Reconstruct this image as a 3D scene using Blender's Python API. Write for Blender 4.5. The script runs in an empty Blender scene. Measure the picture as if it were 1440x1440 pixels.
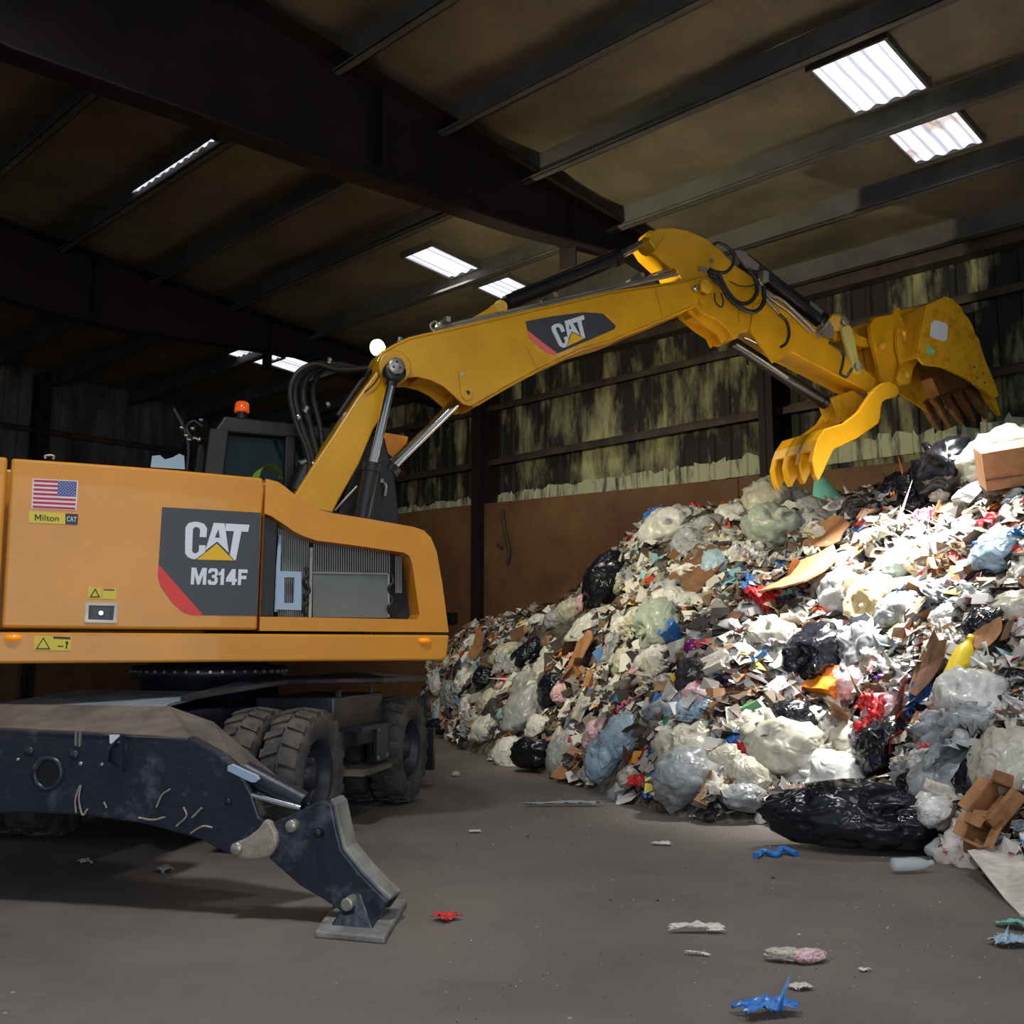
import bpy, bmesh, math, random
import numpy as np
from mathutils import Vector as V, Matrix, noise
from mathutils.geometry import tessellate_polygon
random.seed(7)
SC = bpy.context.scene
COL = SC.collection
PI = math.pi
# ------------------------------------------------------------ camera
F = 1440.0; TH = math.atan(195/1440); H0 = 1.45
ct, st = math.cos(TH), math.sin(TH)
EYE = V((0, 0, H0))
cd = bpy.data.cameras.new('camera'); cam = bpy.data.objects.new('camera', cd); COL.objects.link(cam)
cam.location = EYE; cam.rotation_euler = (PI/2+TH, 0, 0)
cd.sensor_width = 36; cd.lens = 36; cd.clip_end = 200
SC.camera = cam
SC.view_settings.view_transform = 'Standard'; SC.view_settings.look = 'None'
SC.view_settings.gamma = 1; SC.view_settings.use_curve_mapping = False
SC.view_settings.exposure = 0.15

def ray(px, py):
    a = (px-720)/F; b = (720-py)/F
    return V((a, ct-b*st, st+b*ct))
def hit(px, py, pt, n):
    r = ray(px, py); return EYE + r*((V(pt)-EYE).dot(n)/r.dot(n))
def project(p):
    x, y, z = p[0], p[1], p[2]-H0
    d = y*ct+z*st
    return 720+F*x/d, 720-F*(-y*st+z*ct)/d
def ground(px, py, z=0.0): return hit(px, py, (0, 0, z), V((0, 0, 1)))
# building frame
BE = math.radians(46)
WD = V((math.sin(BE), -math.cos(BE), 0))       # along side wall, towards the camera's right
WI = V((-math.cos(BE), -math.sin(BE), 0))      # from side wall into the room
C1 = V(((695-720)/1440*20, 20, 0))
EAVE, SLOPE = 7.2, .08
def wp(t, off, z): return C1 + WD*t + WI*off + V((0, 0, z))
def roofz(off): return EAVE + SLOPE*off
def wall(px, py, off=0): return hit(px, py, C1+WI*off, WI)
# excavator upper frame
AL = math.radians(66)
O = V((-2.68, 9.2, 0)); X = V((math.sin(AL), math.cos(AL), 0)); N = V((math.cos(AL), -math.sin(AL), 0)); Z = V((0, 0, 1))
def W(px, py, w): return hit(px, py, O+N*w, N)
def U(s, w, z): return O + X*s + N*w + Z*z
# undercarriage frame
PH = math.radians(12)
OC = V((-2.56, 9.3, 0)); UU = V((math.sin(PH), math.cos(PH), 0)); LL = V((math.cos(PH), -math.sin(PH), 0))
def K(l, k, z): return OC + LL*l + UU*k + Z*z
def KP(px, py, k): return hit(px, py, OC+UU*k, UU)

# ------------------------------------------------------------ materials
def lin(c):
    return tuple(((x/255)/12.92 if x/255 <= .04045 else ((x/255+.055)/1.055)**2.4) for x in c)+(1,)
MATS = {}
def mat(name, rgb, rough=.5, metal=0, var=0, vscale=4, bump=0, bscale=20, rgb2=None, coat=0, emit=None, estr=0, alpha=1, trans=0, stretch=None, objvar=0, spec=.5, thresh=None, detail=6):
    m = bpy.data.materials.new(name); m.use_nodes = True; nt = m.node_tree; b = nt.nodes['Principled BSDF']
    b.inputs['Base Color'].default_value = lin(rgb); b.inputs['Roughness'].default_value = rough; b.inputs['Metallic'].default_value = metal
    b.inputs['Coat Weight'].default_value = coat; b.inputs['Alpha'].default_value = alpha
    b.inputs['Transmission Weight'].default_value = trans; b.inputs['Specular IOR Level'].default_value = spec
    L = nt.links
    tc = nt.nodes.new('ShaderNodeTexCoord'); src = tc.outputs['Object']
    if stretch:
        mp = nt.nodes.new('ShaderNodeMapping'); mp.inputs['Scale'].default_value = stretch; L.new(src, mp.inputs[0]); src = mp.outputs[0]
    if rgb2 or var:
        n = nt.nodes.new('ShaderNodeTexNoise'); n.inputs['Scale'].default_value = vscale; n.inputs['Detail'].default_value = detail; n.inputs['Roughness'].default_value = .65
        L.new(src, n.inputs['Vector'])
        r = nt.nodes.new('ShaderNodeValToRGB'); lo, hi = thresh or (.35, .65)
        r.color_ramp.elements[0].position = lo; r.color_ramp.elements[1].position = hi
        r.color_ramp.elements[0].color = lin(rgb2) if rgb2 else lin(tuple(c*(1-var) for c in rgb)); r.color_ramp.elements[1].color = lin(rgb)
        L.new(n.outputs[0], r.inputs[0]); L.new(r.outputs[0], b.inputs['Base Color'])
    if bump:
        n2 = nt.nodes.new('ShaderNodeTexNoise'); n2.inputs['Scale'].default_value = bscale; n2.inputs['Detail'].default_value = 5
        L.new(src, n2.inputs['Vector'])
        bp = nt.nodes.new('ShaderNodeBump'); bp.inputs['Strength'].default_value = bump; bp.inputs['Distance'].default_value = .03
        L.new(n2.outputs[0], bp.inputs['Height']); L.new(bp.outputs[0], b.inputs['Normal'])
    if emit:
        b.inputs['Emission Color'].default_value = lin(emit); b.inputs['Emission Strength'].default_value = estr
    MATS[name] = m
    return m
YB = mat('machine_yellow', (224, 148, 34), .38, 0, var=.07, vscale=1.5, coat=.2)
YM = mat('boom_yellow', (226, 166, 18), .34, 0, var=.08, vscale=2, coat=.3)
YD = mat('worn_yellow', (214, 160, 22), .45, 0, rgb2=(170, 120, 25), vscale=7, thresh=(.3, .5), bump=.15)
BK = mat('black_paint', (17, 17, 20), .42, 0, var=.2, vscale=4, coat=.1)
BB = mat('chassis_black', (34, 40, 54), .42, 0, rgb2=(20, 24, 34), vscale=3, thresh=(.35, .7), bump=.1, coat=.15)
BDIRT = mat('scuffed_black_steel', (31, 38, 53), .36, 0, rgb2=(92, 96, 104), vscale=3.2, thresh=(.33, .47), bump=.15, detail=12)
PADM = mat('worn_pad_steel', (158, 156, 150), .5, .1, rgb2=(104, 104, 104), vscale=5, bump=.1)
DUST = mat('dusty_deck_steel', (112, 104, 92), .6, 0, rgb2=(72, 70, 68), vscale=3, bump=.1)
DECK = mat('bluish_grey_deck', (150, 162, 176), .5, 0, rgb2=(104, 116, 130), vscale=3)
CHR = mat('chrome_rod', (215, 218, 222), .12, 1)
STL = mat('galvanised_tube', (176, 172, 160), .35, .6, var=.2)
CAST = mat('bare_cast_steel', (176, 164, 148), .5, .2, var=.25, vscale=12, bump=.2)
HOSE = mat('rubber_hose', (24, 24, 25), .5)
TIRE = mat('dusty_tire_rubber', (92, 86, 80), .8, 0, rgb2=(44, 44, 46), vscale=5, bump=.3, bscale=30)
RIM = mat('painted_rim', (38, 46, 60), .45, 0, rgb2=(22, 26, 34), vscale=4)
GLS = mat('tinted_cab_glass', (30, 48, 46), .06, 0, alpha=.55)
MIR = mat('mirror_glass', (190, 210, 216), .12, .7)
DECB = mat('decal_black', (62, 64, 70), .42)
DECR = mat('decal_red', (226, 58, 52), .45)
DECP = mat('decal_pink_red', (232, 108, 104), .5)
WHT = mat('decal_white', (226, 230, 236), .5)
DYEL = mat('decal_yellow', (240, 186, 30), .5)
STKY = mat('sticker_yellow', (222, 200, 66), .5)
INK = mat('sticker_ink', (52, 48, 28), .6)
NAVY = mat('flag_blue', (62, 86, 150), .5)
FRED = mat('flag_red', (186, 44, 66), .5)
FWH = mat('flag_white', (232, 214, 222), .5)
AMB = mat('amber_lens', (255, 150, 10), .25, coat=.5, emit=(255, 150, 10), estr=.25)
BEAC = mat('beacon_lens', (230, 84, 20), .2, coat=.5, emit=(240, 90, 20), estr=.35)
LAMP = mat('lamp_lens_lit', (255, 240, 190), .3, emit=(255, 236, 150), estr=5)
FIN = mat('radiator_fin', (150, 152, 150), .5, .4)
FIND = mat('radiator_recess', (34, 36, 40), .7)
COOL = mat('cooler_face', (112, 116, 114), .6, 0, var=.1)
BRK = mat('pale_blue_bracket', (158, 182, 206), .5)
LIME = mat('lime_vinyl', (140, 190, 40), .55)
def wallmat(name, base, dark, sc, lo, hi, rib=1.0, dir3=None):
    m = mat(name, base, .75, 0, rgb2=dark, vscale=sc, stretch=(2.2, 2.2, .7), thresh=(lo, hi), bump=.25, bscale=8, detail=12)
    return m
WALLM = wallmat('sooty_metal_wall', (164, 160, 116), (28, 25, 22), .8, .49, .68)
WALLE = wallmat('grey_end_wall', (104, 98, 92), (34, 30, 30), .5, .4, .64)
STRIPM = mat('bare_light_panel', (168, 170, 140), .7, 0, rgb2=(60, 56, 46), vscale=2.4, stretch=(3, 3, .5), thresh=(.36, .5), detail=9)
RUST = mat('rusty_push_wall', (122, 88, 52), .7, .1, rgb2=(76, 44, 30), vscale=.7, bump=.12, bscale=6, thresh=(.3, .72), detail=9)
STEELD = mat('dark_frame_steel', (34, 21, 24), .65, 0, rgb2=(20, 14, 17), vscale=2, spec=.3)
GIRT = mat('sooty_girt_steel', (70, 56, 44), .7, 0, rgb2=(34, 28, 26), vscale=3)
PURL = mat('grey_purlin_steel', (88, 88, 84), .6, .1, rgb2=(62, 59, 54), vscale=1.2)
INSU = mat('roof_insulation_facing', (118, 106, 84), .6, 0, rgb2=(84, 78, 64), vscale=.8, bump=.35, bscale=2.2)

# skylight: milky corrugated sheet with rib shading painted into its glow as stripes
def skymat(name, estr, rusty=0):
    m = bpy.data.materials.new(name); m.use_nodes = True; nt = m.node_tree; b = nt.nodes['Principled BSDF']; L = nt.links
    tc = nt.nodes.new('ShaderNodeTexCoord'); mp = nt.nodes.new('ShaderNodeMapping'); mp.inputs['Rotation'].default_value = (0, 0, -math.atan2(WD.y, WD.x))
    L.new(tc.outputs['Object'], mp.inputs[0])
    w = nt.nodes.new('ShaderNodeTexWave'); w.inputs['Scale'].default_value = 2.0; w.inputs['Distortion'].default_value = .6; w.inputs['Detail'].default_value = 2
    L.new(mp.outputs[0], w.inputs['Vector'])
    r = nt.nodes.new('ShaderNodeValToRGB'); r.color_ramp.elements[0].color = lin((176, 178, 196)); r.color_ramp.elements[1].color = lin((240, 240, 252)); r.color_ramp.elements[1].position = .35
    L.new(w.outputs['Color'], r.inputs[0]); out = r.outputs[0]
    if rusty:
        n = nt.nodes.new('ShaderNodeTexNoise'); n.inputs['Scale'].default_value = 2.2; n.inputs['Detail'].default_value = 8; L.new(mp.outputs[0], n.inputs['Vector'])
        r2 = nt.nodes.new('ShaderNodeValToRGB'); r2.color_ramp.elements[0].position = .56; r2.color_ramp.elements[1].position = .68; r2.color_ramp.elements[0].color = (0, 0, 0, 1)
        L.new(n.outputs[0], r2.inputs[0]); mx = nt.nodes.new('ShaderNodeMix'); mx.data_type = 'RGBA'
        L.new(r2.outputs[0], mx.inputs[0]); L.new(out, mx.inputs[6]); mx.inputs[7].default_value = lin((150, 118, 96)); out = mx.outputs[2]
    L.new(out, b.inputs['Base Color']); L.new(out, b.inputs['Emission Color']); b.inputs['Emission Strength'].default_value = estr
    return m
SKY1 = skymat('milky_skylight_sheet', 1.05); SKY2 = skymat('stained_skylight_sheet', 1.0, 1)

def floormat():
    m = bpy.data.materials.new('tipping_floor_concrete'); m.use_nodes = True; nt = m.node_tree; b = nt.nodes['Principled BSDF']; L = nt.links
    tc = nt.nodes.new('ShaderNodeTexCoord')
    def nz(s, d=8, src=tc.outputs['Object']):
        n = nt.nodes.new('ShaderNodeTexNoise'); n.inputs['Scale'].default_value = s; n.inputs['Detail'].default_value = d; n.inputs['Roughness'].default_value = .62; L.new(src, n.inputs['Vector']); return n.outputs[0]
    def ramp(s, a, ca, c, cb):
        r = nt.nodes.new('ShaderNodeValToRGB'); r.color_ramp.elements[0].position = a; r.color_ramp.elements[1].position = c
        r.color_ramp.elements[0].color = ca; r.color_ramp.elements[1].color = cb; L.new(s, r.inputs[0]); return r.outputs[0]
    base = ramp(nz(.55, 10), .3, lin((90, 86, 84)), .7, lin((120, 111, 102)))
    dirt = ramp(nz(2.6, 12), .60, (0, 0, 0, 1), .74, (1, 1, 1, 1))
    mx = nt.nodes.new('ShaderNodeMix'); mx.data_type = 'RGBA'; mf = nt.nodes.new('ShaderNodeMath'); mf.operation = 'MULTIPLY'; mf.inputs[1].default_value = .35
    L.new(dirt, mf.inputs[0]); L.new(mf.outputs[0], mx.inputs[0]); L.new(base, mx.inputs[6]); mx.inputs[7].default_value = lin((132, 124, 112))
    vo = nt.nodes.new('ShaderNodeTexVoronoi'); vo.inputs['Scale'].default_value = 7; L.new(tc.outputs['Object'], vo.inputs['Vector'])
    sp = ramp(vo.outputs['Distance'], .05, (1, 1, 1, 1), .075, (0, 0, 0, 1))
    gate = ramp(nz(1.3, 3), .52, (0, 0, 0, 1), .6, (1, 1, 1, 1))
    mm = nt.nodes.new('ShaderNodeMath'); mm.operation = 'MULTIPLY'; L.new(sp, mm.inputs[0]); L.new(gate, mm.inputs[1])
    mx2 = nt.nodes.new('ShaderNodeMix'); mx2.data_type = 'RGBA'; L.new(mm.outputs[0], mx2.inputs[0]); L.new(mx.outputs[2], mx2.inputs[6]); mx2.inputs[7].default_value = lin((170, 164, 152))
    L.new(mx2.outputs[2], b.inputs['Base Color'])
    rr = ramp(nz(.9, 6), .35, (.48, .48, .48, 1), .65, (.8, .8, .8, 1)); L.new(rr, b.inputs['Roughness'])
    bp = nt.nodes.new('ShaderNodeBump'); bp.inputs['Strength'].default_value = .25; bp.inputs['Distance'].default_value = .02; L.new(nz(14, 8), bp.inputs['Height']); L.new(bp.outputs[0], b.inputs['Normal'])
    return m
FLOORM = floormat()

# ------------------------------------------------------------ mesh builder
class MB:
    def __init__(s): s.v = []; s.f = []; s.m = []; s.mats = []; s.sm = []
    def mi(s, m):
        if m not in s.mats: s.mats.append(m)
        return s.mats.index(m)
    def add(s, vs, fs, m, smooth=False):
        o = len(s.v); s.v += [V(p) for p in vs]; i = s.mi(m)
        for f in fs: s.f.append([o+k for k in f]); s.m.append(i); s.sm.append(smooth)
        return s
    def prism(s, pts, vec, m, holes=None):
        vec = V(vec); loops = [list(map(V, pts))]+[list(map(V, h)) for h in (holes or [])]
        flat = [p for l in loops for p in l]; n = len(flat); fs = []
        if holes:
            for t in tessellate_polygon(loops): fs.append(list(t)); fs.append([k+n for k in reversed(t)])
        else:
            fs = [list(range(n)), [k+n for k in reversed(range(n))]]
        b = 0
        for l in loops:
            for i in range(len(l)):
                j = (i+1) % len(l); fs.append([b+i, b+j, b+j+n, b+i+n])
            b += len(l)
        return s.add(flat+[p+vec for p in flat], fs, m)
    def hexa(s, o, a, b, c, m):      # box from corner o along vectors a, b, c
        o, a, b, c = V(o), V(a), V(b), V(c)
        return s.prism([o, o+a, o+a+b, o+b], c, m)
    def tube(s, p, q, r, m, r2=None, seg=16, cap=True):
        p, q = V(p), V(q); r2 = r if r2 is None else r2
        d = (q-p).normalized(); a = d.orthogonal().normalized(); b = d.cross(a)
        vs = [p+(a*math.cos(2*PI*i/seg)+b*math.sin(2*PI*i/seg))*r for i in range(seg)]+[q+(a*math.cos(2*PI*i/seg)+b*math.sin(2*PI*i/seg))*r2 for i in range(seg)]
        s.add(vs, [[i, (i+1) % seg, (i+1) % seg+seg, i+seg] for i in range(seg)], m, True)
        if cap: s.add(vs, [list(range(seg)), list(range(seg, 2*seg))], m)
        return s
    def path(s, pts, r, m, seg=10, sub=6):
        pts = [V(p) for p in pts]; P = []
        e = [pts[0]*2-pts[1]]+pts+[pts[-1]*2-pts[-2]]
        for i in range(1, len(e)-2):
            for k in range(sub):
                t = k/sub; a, b, c, d = e[i-1:i+3]
                P.append(.5*((2*b)+(c-a)*t+(2*a-5*b+4*c-d)*t*t+(3*b-a-3*c+d)*t**3))
        P.append(pts[-1]); vs = []; up = None
        for i, p in enumerate(P):
            t = (P[min(i+1, len(P)-1)]-P[max(i-1, 0)]).normalized()
            up = t.orthogonal().normalized() if up is None else (up-t*up.dot(t)).normalized()
            w = t.cross(up)
            vs += [p+(up*math.cos(2*PI*k/seg)+w*math.sin(2*PI*k/seg))*r for k in range(seg)]
        fs = [[i*seg+k, i*seg+(k+1) % seg, (i+1)*seg+(k+1) % seg, (i+1)*seg+k] for i in range(len(P)-1) for k in range(seg)]
        s.add(vs, fs, m, True); s.add(vs[:seg], [list(range(seg))], m); s.add(vs[-seg:], [list(range(seg))], m)
        return s
    def lathe(s, c, axis, prof, m, seg=32):
        c = V(c); d = V(axis).normalized(); a = d.orthogonal().normalized(); b = d.cross(a); n = len(prof); vs = []
        for i in range(seg):
            e = a*math.cos(2*PI*i/seg)+b*math.sin(2*PI*i/seg)
            vs += [c+d*h+e*r for r, h in prof]
        fs = [[i*n+k, ((i+1) % seg)*n+k, ((i+1) % seg)*n+k+1, i*n+k+1] for i in range(seg) for k in range(n-1)]
        return s.add(vs, fs, m, True)
    def strip(s, pts, vec, thick, m, m2=None):   # a plate that follows a polyline and spans vec
        pts = [V(p) for p in pts]; vec = V(vec); nn = []
        for i in range(len(pts)):
            t = pts[min(i+1, len(pts)-1)]-pts[max(i-1, 0)]; nn.append(t.cross(vec).normalized()*thick)
        n = len(pts)
        vs = pts+[p+vec for p in pts]+[p+k for p, k in zip(pts, nn)]+[p+vec+k for p, k in zip(pts, nn)]
        fs = []
        if m2: s.add(vs[2*n:], [[i, n+i, n+i+1, i+1] for i in range(n-1)], m2)
        for i in range(n-1):
            fs += [[i, i+1, n+i+1, n+i]]+([] if m2 else [[2*n+i, 3*n+i, 3*n+i+1, 2*n+i+1]])
            fs += [ [i, 2*n+i, 2*n+i+1, i+1], [n+i, n+i+1, 3*n+i+1, 3*n+i]]
        fs += [[0, n, 3*n, 2*n], [n-1, 3*n-1, 4*n-1, 2*n-1]]
        return s.add(vs, fs, m)
    def build(s, name, parent=None, bevel=0, seg=2, smooth=False, origin=None):
        me = bpy.data.meshes.new(name)
        lo = V([min(p[k] for p in s.v) for k in range(3)]); hi = V([max(p[k] for p in s.v) for k in range(3)])
        c = V(origin) if origin is not None else V(((lo.x+hi.x)/2, (lo.y+hi.y)/2, (lo.z+hi.z)/2 if parent else lo.z))
        me.from_pydata([p-c for p in s.v], [], s.f)
        for m in s.mats: me.materials.append(m)
        me.polygons.foreach_set('material_index', s.m); me.polygons.foreach_set('use_smooth', [True]*len(s.f) if smooth else s.sm)
        bm = bmesh.new(); bm.from_mesh(me)
        if bevel: bmesh.ops.remove_doubles(bm, verts=bm.verts, dist=1e-5)
        bmesh.ops.recalc_face_normals(bm, faces=bm.faces); bm.to_mesh(me); bm.free()
        o = bpy.data.objects.new(name, me); COL.objects.link(o); o.location = c
        if parent: setpar(o, parent)
        if bevel:
            b = o.modifiers.new('bevel', 'BEVEL'); b.width = bevel; b.segments = seg; b.limit_method = 'ANGLE'; b.angle_limit = .6; b.harden_normals = False
        return o
WORLD = {}
def wmat(o):
    if o.name in WORLD: return WORLD[o.name]
    return Matrix.Translation(o.location)
def setpar(o, p):
    o.parent = p; loc = o.location.copy(); pw = p; off = V((0, 0, 0))
    while pw: off += pw.location; pw = pw.parent
    o.location = loc-off
def tag(o, label=None, cat=None, group=None, kind=None):
    if label: o['label'] = label
    if cat: o['category'] = cat
    if group: o['group'] = group
    if kind: o['kind'] = kind
    return o
def empty(name, loc, label, cat, group=None):
    o = bpy.data.objects.new(name, None); COL.objects.link(o); o.location = loc; o.empty_display_size = .3
    return tag(o, label, cat, group)
def struct(mb, name, **k):
    o = mb.build(name, **k); o['kind'] = 'structure'; return o

# ------------------------------------------------------------ the building
f = MB(); f.hexa((-30, -14, -.3), (60, 0, 0), (0, 60, 0), (0, 0, .3), FLOORM); struct(f, 'floor')
T0, T1, OFF = -8.6, 20, 24
# corrugated upper side wall, ribs as real folds
def ribbed(p0, dirv, length, outv, z0, z1, m, pitch=.305):
    mb = MB(); n = int(length/pitch); pts = []
    for i in range(n):
        for a, d in ((0, 0), (.62, 0), (.70, .03), (.92, .03)): pts.append(p0+dirv*((i+a)*pitch)+outv*d)
    pts.append(p0+dirv*(n*pitch))
    za = [z0(i/len(pts)) if callable(z0) else z0 for i in range(len(pts))]; zb = [z1(i/len(pts)) if callable(z1) else z1 for i in range(len(pts))]
    k = len(pts)
    vs = [p+Z*a for p, a in zip(pts, za)]+[p+Z*b for p, b in zip(pts, zb)]
    vs += [v-outv*.08 for v in vs]
    fs = []
    for i in range(k-1): fs += [[i, i+1, i+1+k, i+k], [2*k+i, 3*k+i, 3*k+i+1, 2*k+i+1]]
    mb.add(vs, fs, m); return mb
struct(ribbed(wp(T0, 0, 0), WD, T1-T0, WI, 0, 7.25, WALLM), 'wall_side')
E0 = wp(T0, 0, 0)
struct(ribbed(E0, WI, OFF, WD, 0, lambda u: EAVE+SLOPE*u*OFF+.05, WALLE), 'wall_end')
# clean strip at the foot of the panels
struct(ribbed(wp(T0, .035, 0), WD, T1-T0, WI, 4.2, lambda u: 4.5+.13*noise.noise((u*230, 0, 1))+.10*noise.noise((u*900, 0, 7)), STRIPM), 'trim_1')
# push wall of rusty steel plates
pw = MB(); pt = [(t, 4.33-.035*max(0, t)) for t in (T0, -1.5, 5.7, T1)]
for (ta, za), (tb, zb) in zip(pt, pt[1:]):
    pw.prism([wp(ta+.01, .32, 0), wp(tb, .32, 0), wp(tb, .32, zb), wp(ta+.01, .32, za)], -WI*.3, RUST)
struct(pw, 'wall_push', bevel=.01)
pe = MB(); pe.prism([E0+WD*.3+WI*.35, E0+WD*.3+WI*OFF, E0+WD*.3+WI*OFF+Z*3.6, E0+WD*.3+WI*.35+Z*4.3], -WD*.28, RUST); struct(pe, 'wall_push_end')
n_t = 2
def trim(mb, **k):
    global n_t
    o = struct(mb, 'trim_%d' % n_t, **k); n_t += 1; return o
for z in (5.13, 6.22):     # girts: Z sections
    g = MB(); g.hexa(wp(T0, .04, z), WD*(T1-T0), WI*.2, Z*.02, GIRT); g.hexa(wp(T0, .22, z-.09), WD*(T1-T0), WI*.02, Z*.11, GIRT); g.hexa(wp(T0, .04, z), WD*(T1-T0), WI*.015, Z*.09, GIRT); trim(g)
    g = MB(); g.hexa(E0+WD*.04+Z*z, WI*OFF, WD*.2, Z*.02, GIRT); g.hexa(E0+WD*.22+Z*(z-.09), WI*OFF, WD*.02, Z*.11, GIRT); trim(g)
g = MB(); g.hexa(wp(T0, .05, 6.78), WD*(T1-T0), WI*.25, Z*.2, GIRT); trim(g)
def ibeam_col(t, off, z1, ax, ay, m=STEELD, d=.42, w=.26):
    c = MB(); p = wp(t, off, 0)
    for s in (0, d-.03): c.hexa(p+ay*s-ax*w/2, ax*w, ay*.03, Z*z1, m)
    c.hexa(p-ax*.012, ax*.024, ay*d, Z*z1, m)
    return c
FR = (-1.35, 5.75, 12.9)
for t in (0.03, 6.35, 13.2): trim(ibeam_col(t, .05, 6.9, WD, WI, d=.5, w=.24))
for off in (5.6, 11.6, 17.6):
    trim(ibeam_col(T0+.05, off, roofz(off)-.2, WI, WD))
# roof deck with insulation that sags between purlins
POFF = [.5, 2.02, 3.5, 5.2, 6.6, 8.1, 9.62, 11.1, 12.95, 14.5, 16.0]
r = MB(); nt_, no_ = 90, 140; vs = []
def sag(off, t):
    a = max([p for p in POFF if p <= off] or [0]); b = min([p for p in POFF if p > off] or [18]); u = (off-a)/(b-a)
    return .07*math.sin(PI*u)+.03*noise.noise((off*.9, t*.7, 3))
for i in range(nt_+1):
    for j in range(no_+1):
        t = T0+(T1-T0)*i/nt_; off = 17.5*j/no_; vs.append(wp(t, off, roofz(off)-sag(off, t)))
r.add(vs, [[i*(no_+1)+j, (i+1)*(no_+1)+j, (i+1)*(no_+1)+j+1, i*(no_+1)+j+1] for i in range(nt_) for j in range(no_)], INSU, True)
q = [wp(T0, -.1, EAVE+.15), wp(T1, -.1, EAVE+.15), wp(T1, 17.5, roofz(17.5)+.15), wp(T0, 17.5, roofz(17.5)+.15)]
r.prism(q, Z*.06, INSU); struct(r, 'ceiling')
for off in POFF:
    p = MB(); z = roofz(off)-.23
    z -= .12; p.hexa(wp(T0, off, z), WD*(T1-T0), WI*.012, Z*.34, PURL); p.hexa(wp(T0, off, z), WD*(T1-T0), WI*.11, Z*.012, PURL); p.hexa(wp(T0, off+.098, z), WD*(T1-T0), WI*.012, Z*.035, PURL)
    trim(p)
def roofline(px, py, t):   # a point of the photo on the vertical plane of a frame
    return hit(px, py, wp(t, 0, 0), WD)
def frame(t, bottom, depth_far):
    top = [wp(t, o, roofz(o)-.24) for o in (0, 3, 6, 9, 12, 17.4)]
    bot = [roofline(x, y, t) for x, y in bottom]
    # far end towards the eave, near end continued at constant depth
    l = bot[0]; lo = (l-C1).dot(WI); d = roofz(lo)-.24-l.z
    bot = [wp(t, 17.4, roofz(17.4)-.24-d)]+bot+[wp(t, .4, bot[-1].z-.35)]
    f = MB(); f.prism(top+bot+[wp(t, 0, 6.0)], WD*.02, STEELD)
    f.strip(bot, WD*.26, .025, STEELD); f.strip(top, WD*.26, .025, STEELD)
    for v in f.v[-1:]: pass
    for o in (4.4, 7.6):
        j = min(range(len(bot)-1), key=lambda i: abs((bot[i]-C1).dot(WI)-o))
        f.hexa(wp(t-.13, o, roofz(o)-.24), WD*.28, WI*.02, -Z*.9, STEELD)
    return trim(f)
frame(FR[1], [(0, 82), (240, 165), (450, 240), (720, 328), (880, 368)], 0)
frame(FR[0], [(60, 440), (165, 465), (300, 485), (435, 505)], 0)
f3 = MB()
def clamp_offs(): pass
# skylights
nw = 1
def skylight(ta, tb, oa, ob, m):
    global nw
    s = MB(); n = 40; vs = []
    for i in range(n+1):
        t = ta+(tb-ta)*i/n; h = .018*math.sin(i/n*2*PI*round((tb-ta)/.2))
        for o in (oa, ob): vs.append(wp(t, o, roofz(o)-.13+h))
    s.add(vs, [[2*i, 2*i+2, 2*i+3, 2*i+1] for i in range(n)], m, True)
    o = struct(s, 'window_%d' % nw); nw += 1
    fr = MB()
    for a, b in (((ta-.03, oa), (tb+.03, oa)), ((ta-.03, ob), (tb+.03, ob))): fr.hexa(wp(a[0], a[1]-.015, roofz(a[1])-.16), WD*(b[0]-a[0]), WI*.03, Z*.14, PURL)
    for a in (ta, tb): fr.prism([wp(a-.015, oa, roofz(oa)-.15), wp(a+.015, oa, roofz(oa)-.15), wp(a+.015, ob, roofz(ob)-.15), wp(a-.015, ob, roofz(ob)-.15)], Z*.13, PURL)
    fo = fr.build('window_frame'); setpar(fo, o)
def roofpt(px, py):
    n = WD.cross(WI+Z*SLOPE); p = hit(px, py, wp(0, 0, EAVE-.12), n)-C1; return p.dot(WD), p.dot(WI)
def skypx(c, m):      # panel whose four corners are nearest to these photo points (left, top, right, bottom)
    q = [roofpt(*k) for k in c]
    skylight((q[0][0]+q[3][0])/2, (q[1][0]+q[2][0])/2, (q[2][1]+q[3][1])/2, (q[0][1]+q[1][1])/2, m)
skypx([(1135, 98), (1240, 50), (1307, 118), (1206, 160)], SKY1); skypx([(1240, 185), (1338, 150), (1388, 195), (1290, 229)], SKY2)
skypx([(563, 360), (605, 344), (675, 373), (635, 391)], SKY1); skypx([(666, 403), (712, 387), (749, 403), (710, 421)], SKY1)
for tt, oo in ((9.6, 12.2), (13.2, 9.0), (16.5, 5.5)): skylight(tt-.5, tt+.5, oo-.6, oo+.6, SKY1)  # added panels out of view, housing the extra overhead lamps
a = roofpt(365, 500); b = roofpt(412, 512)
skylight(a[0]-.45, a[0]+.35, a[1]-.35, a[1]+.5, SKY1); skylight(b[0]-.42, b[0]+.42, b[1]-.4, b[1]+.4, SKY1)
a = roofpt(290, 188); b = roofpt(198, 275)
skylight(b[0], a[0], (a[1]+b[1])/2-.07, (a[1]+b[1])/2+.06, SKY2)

# ------------------------------------------------------------ the excavator
EX = empty('excavator', (O.x, O.y, 0), 'yellow and black wheeled excavator with raised boom, parked left of the refuse heap', 'excavator')
WS = 1.25
def Wl(pts, w=WS): return [W(x, y, w) for x, y in pts]
def part(mb, name, parent=EX, label=None, **k):
    o = mb.build(name, parent, **k)
    if label: o['label'] = label
    return o
ptl = W(15, 643, WS); zt = ptl.z; sl = (ptl-O).dot(X)
pbl = W(1, 885, WS); zb = pbl.z; sbl = (pbl-O).dot(X); zbot = W(300, 932, WS).z
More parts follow.
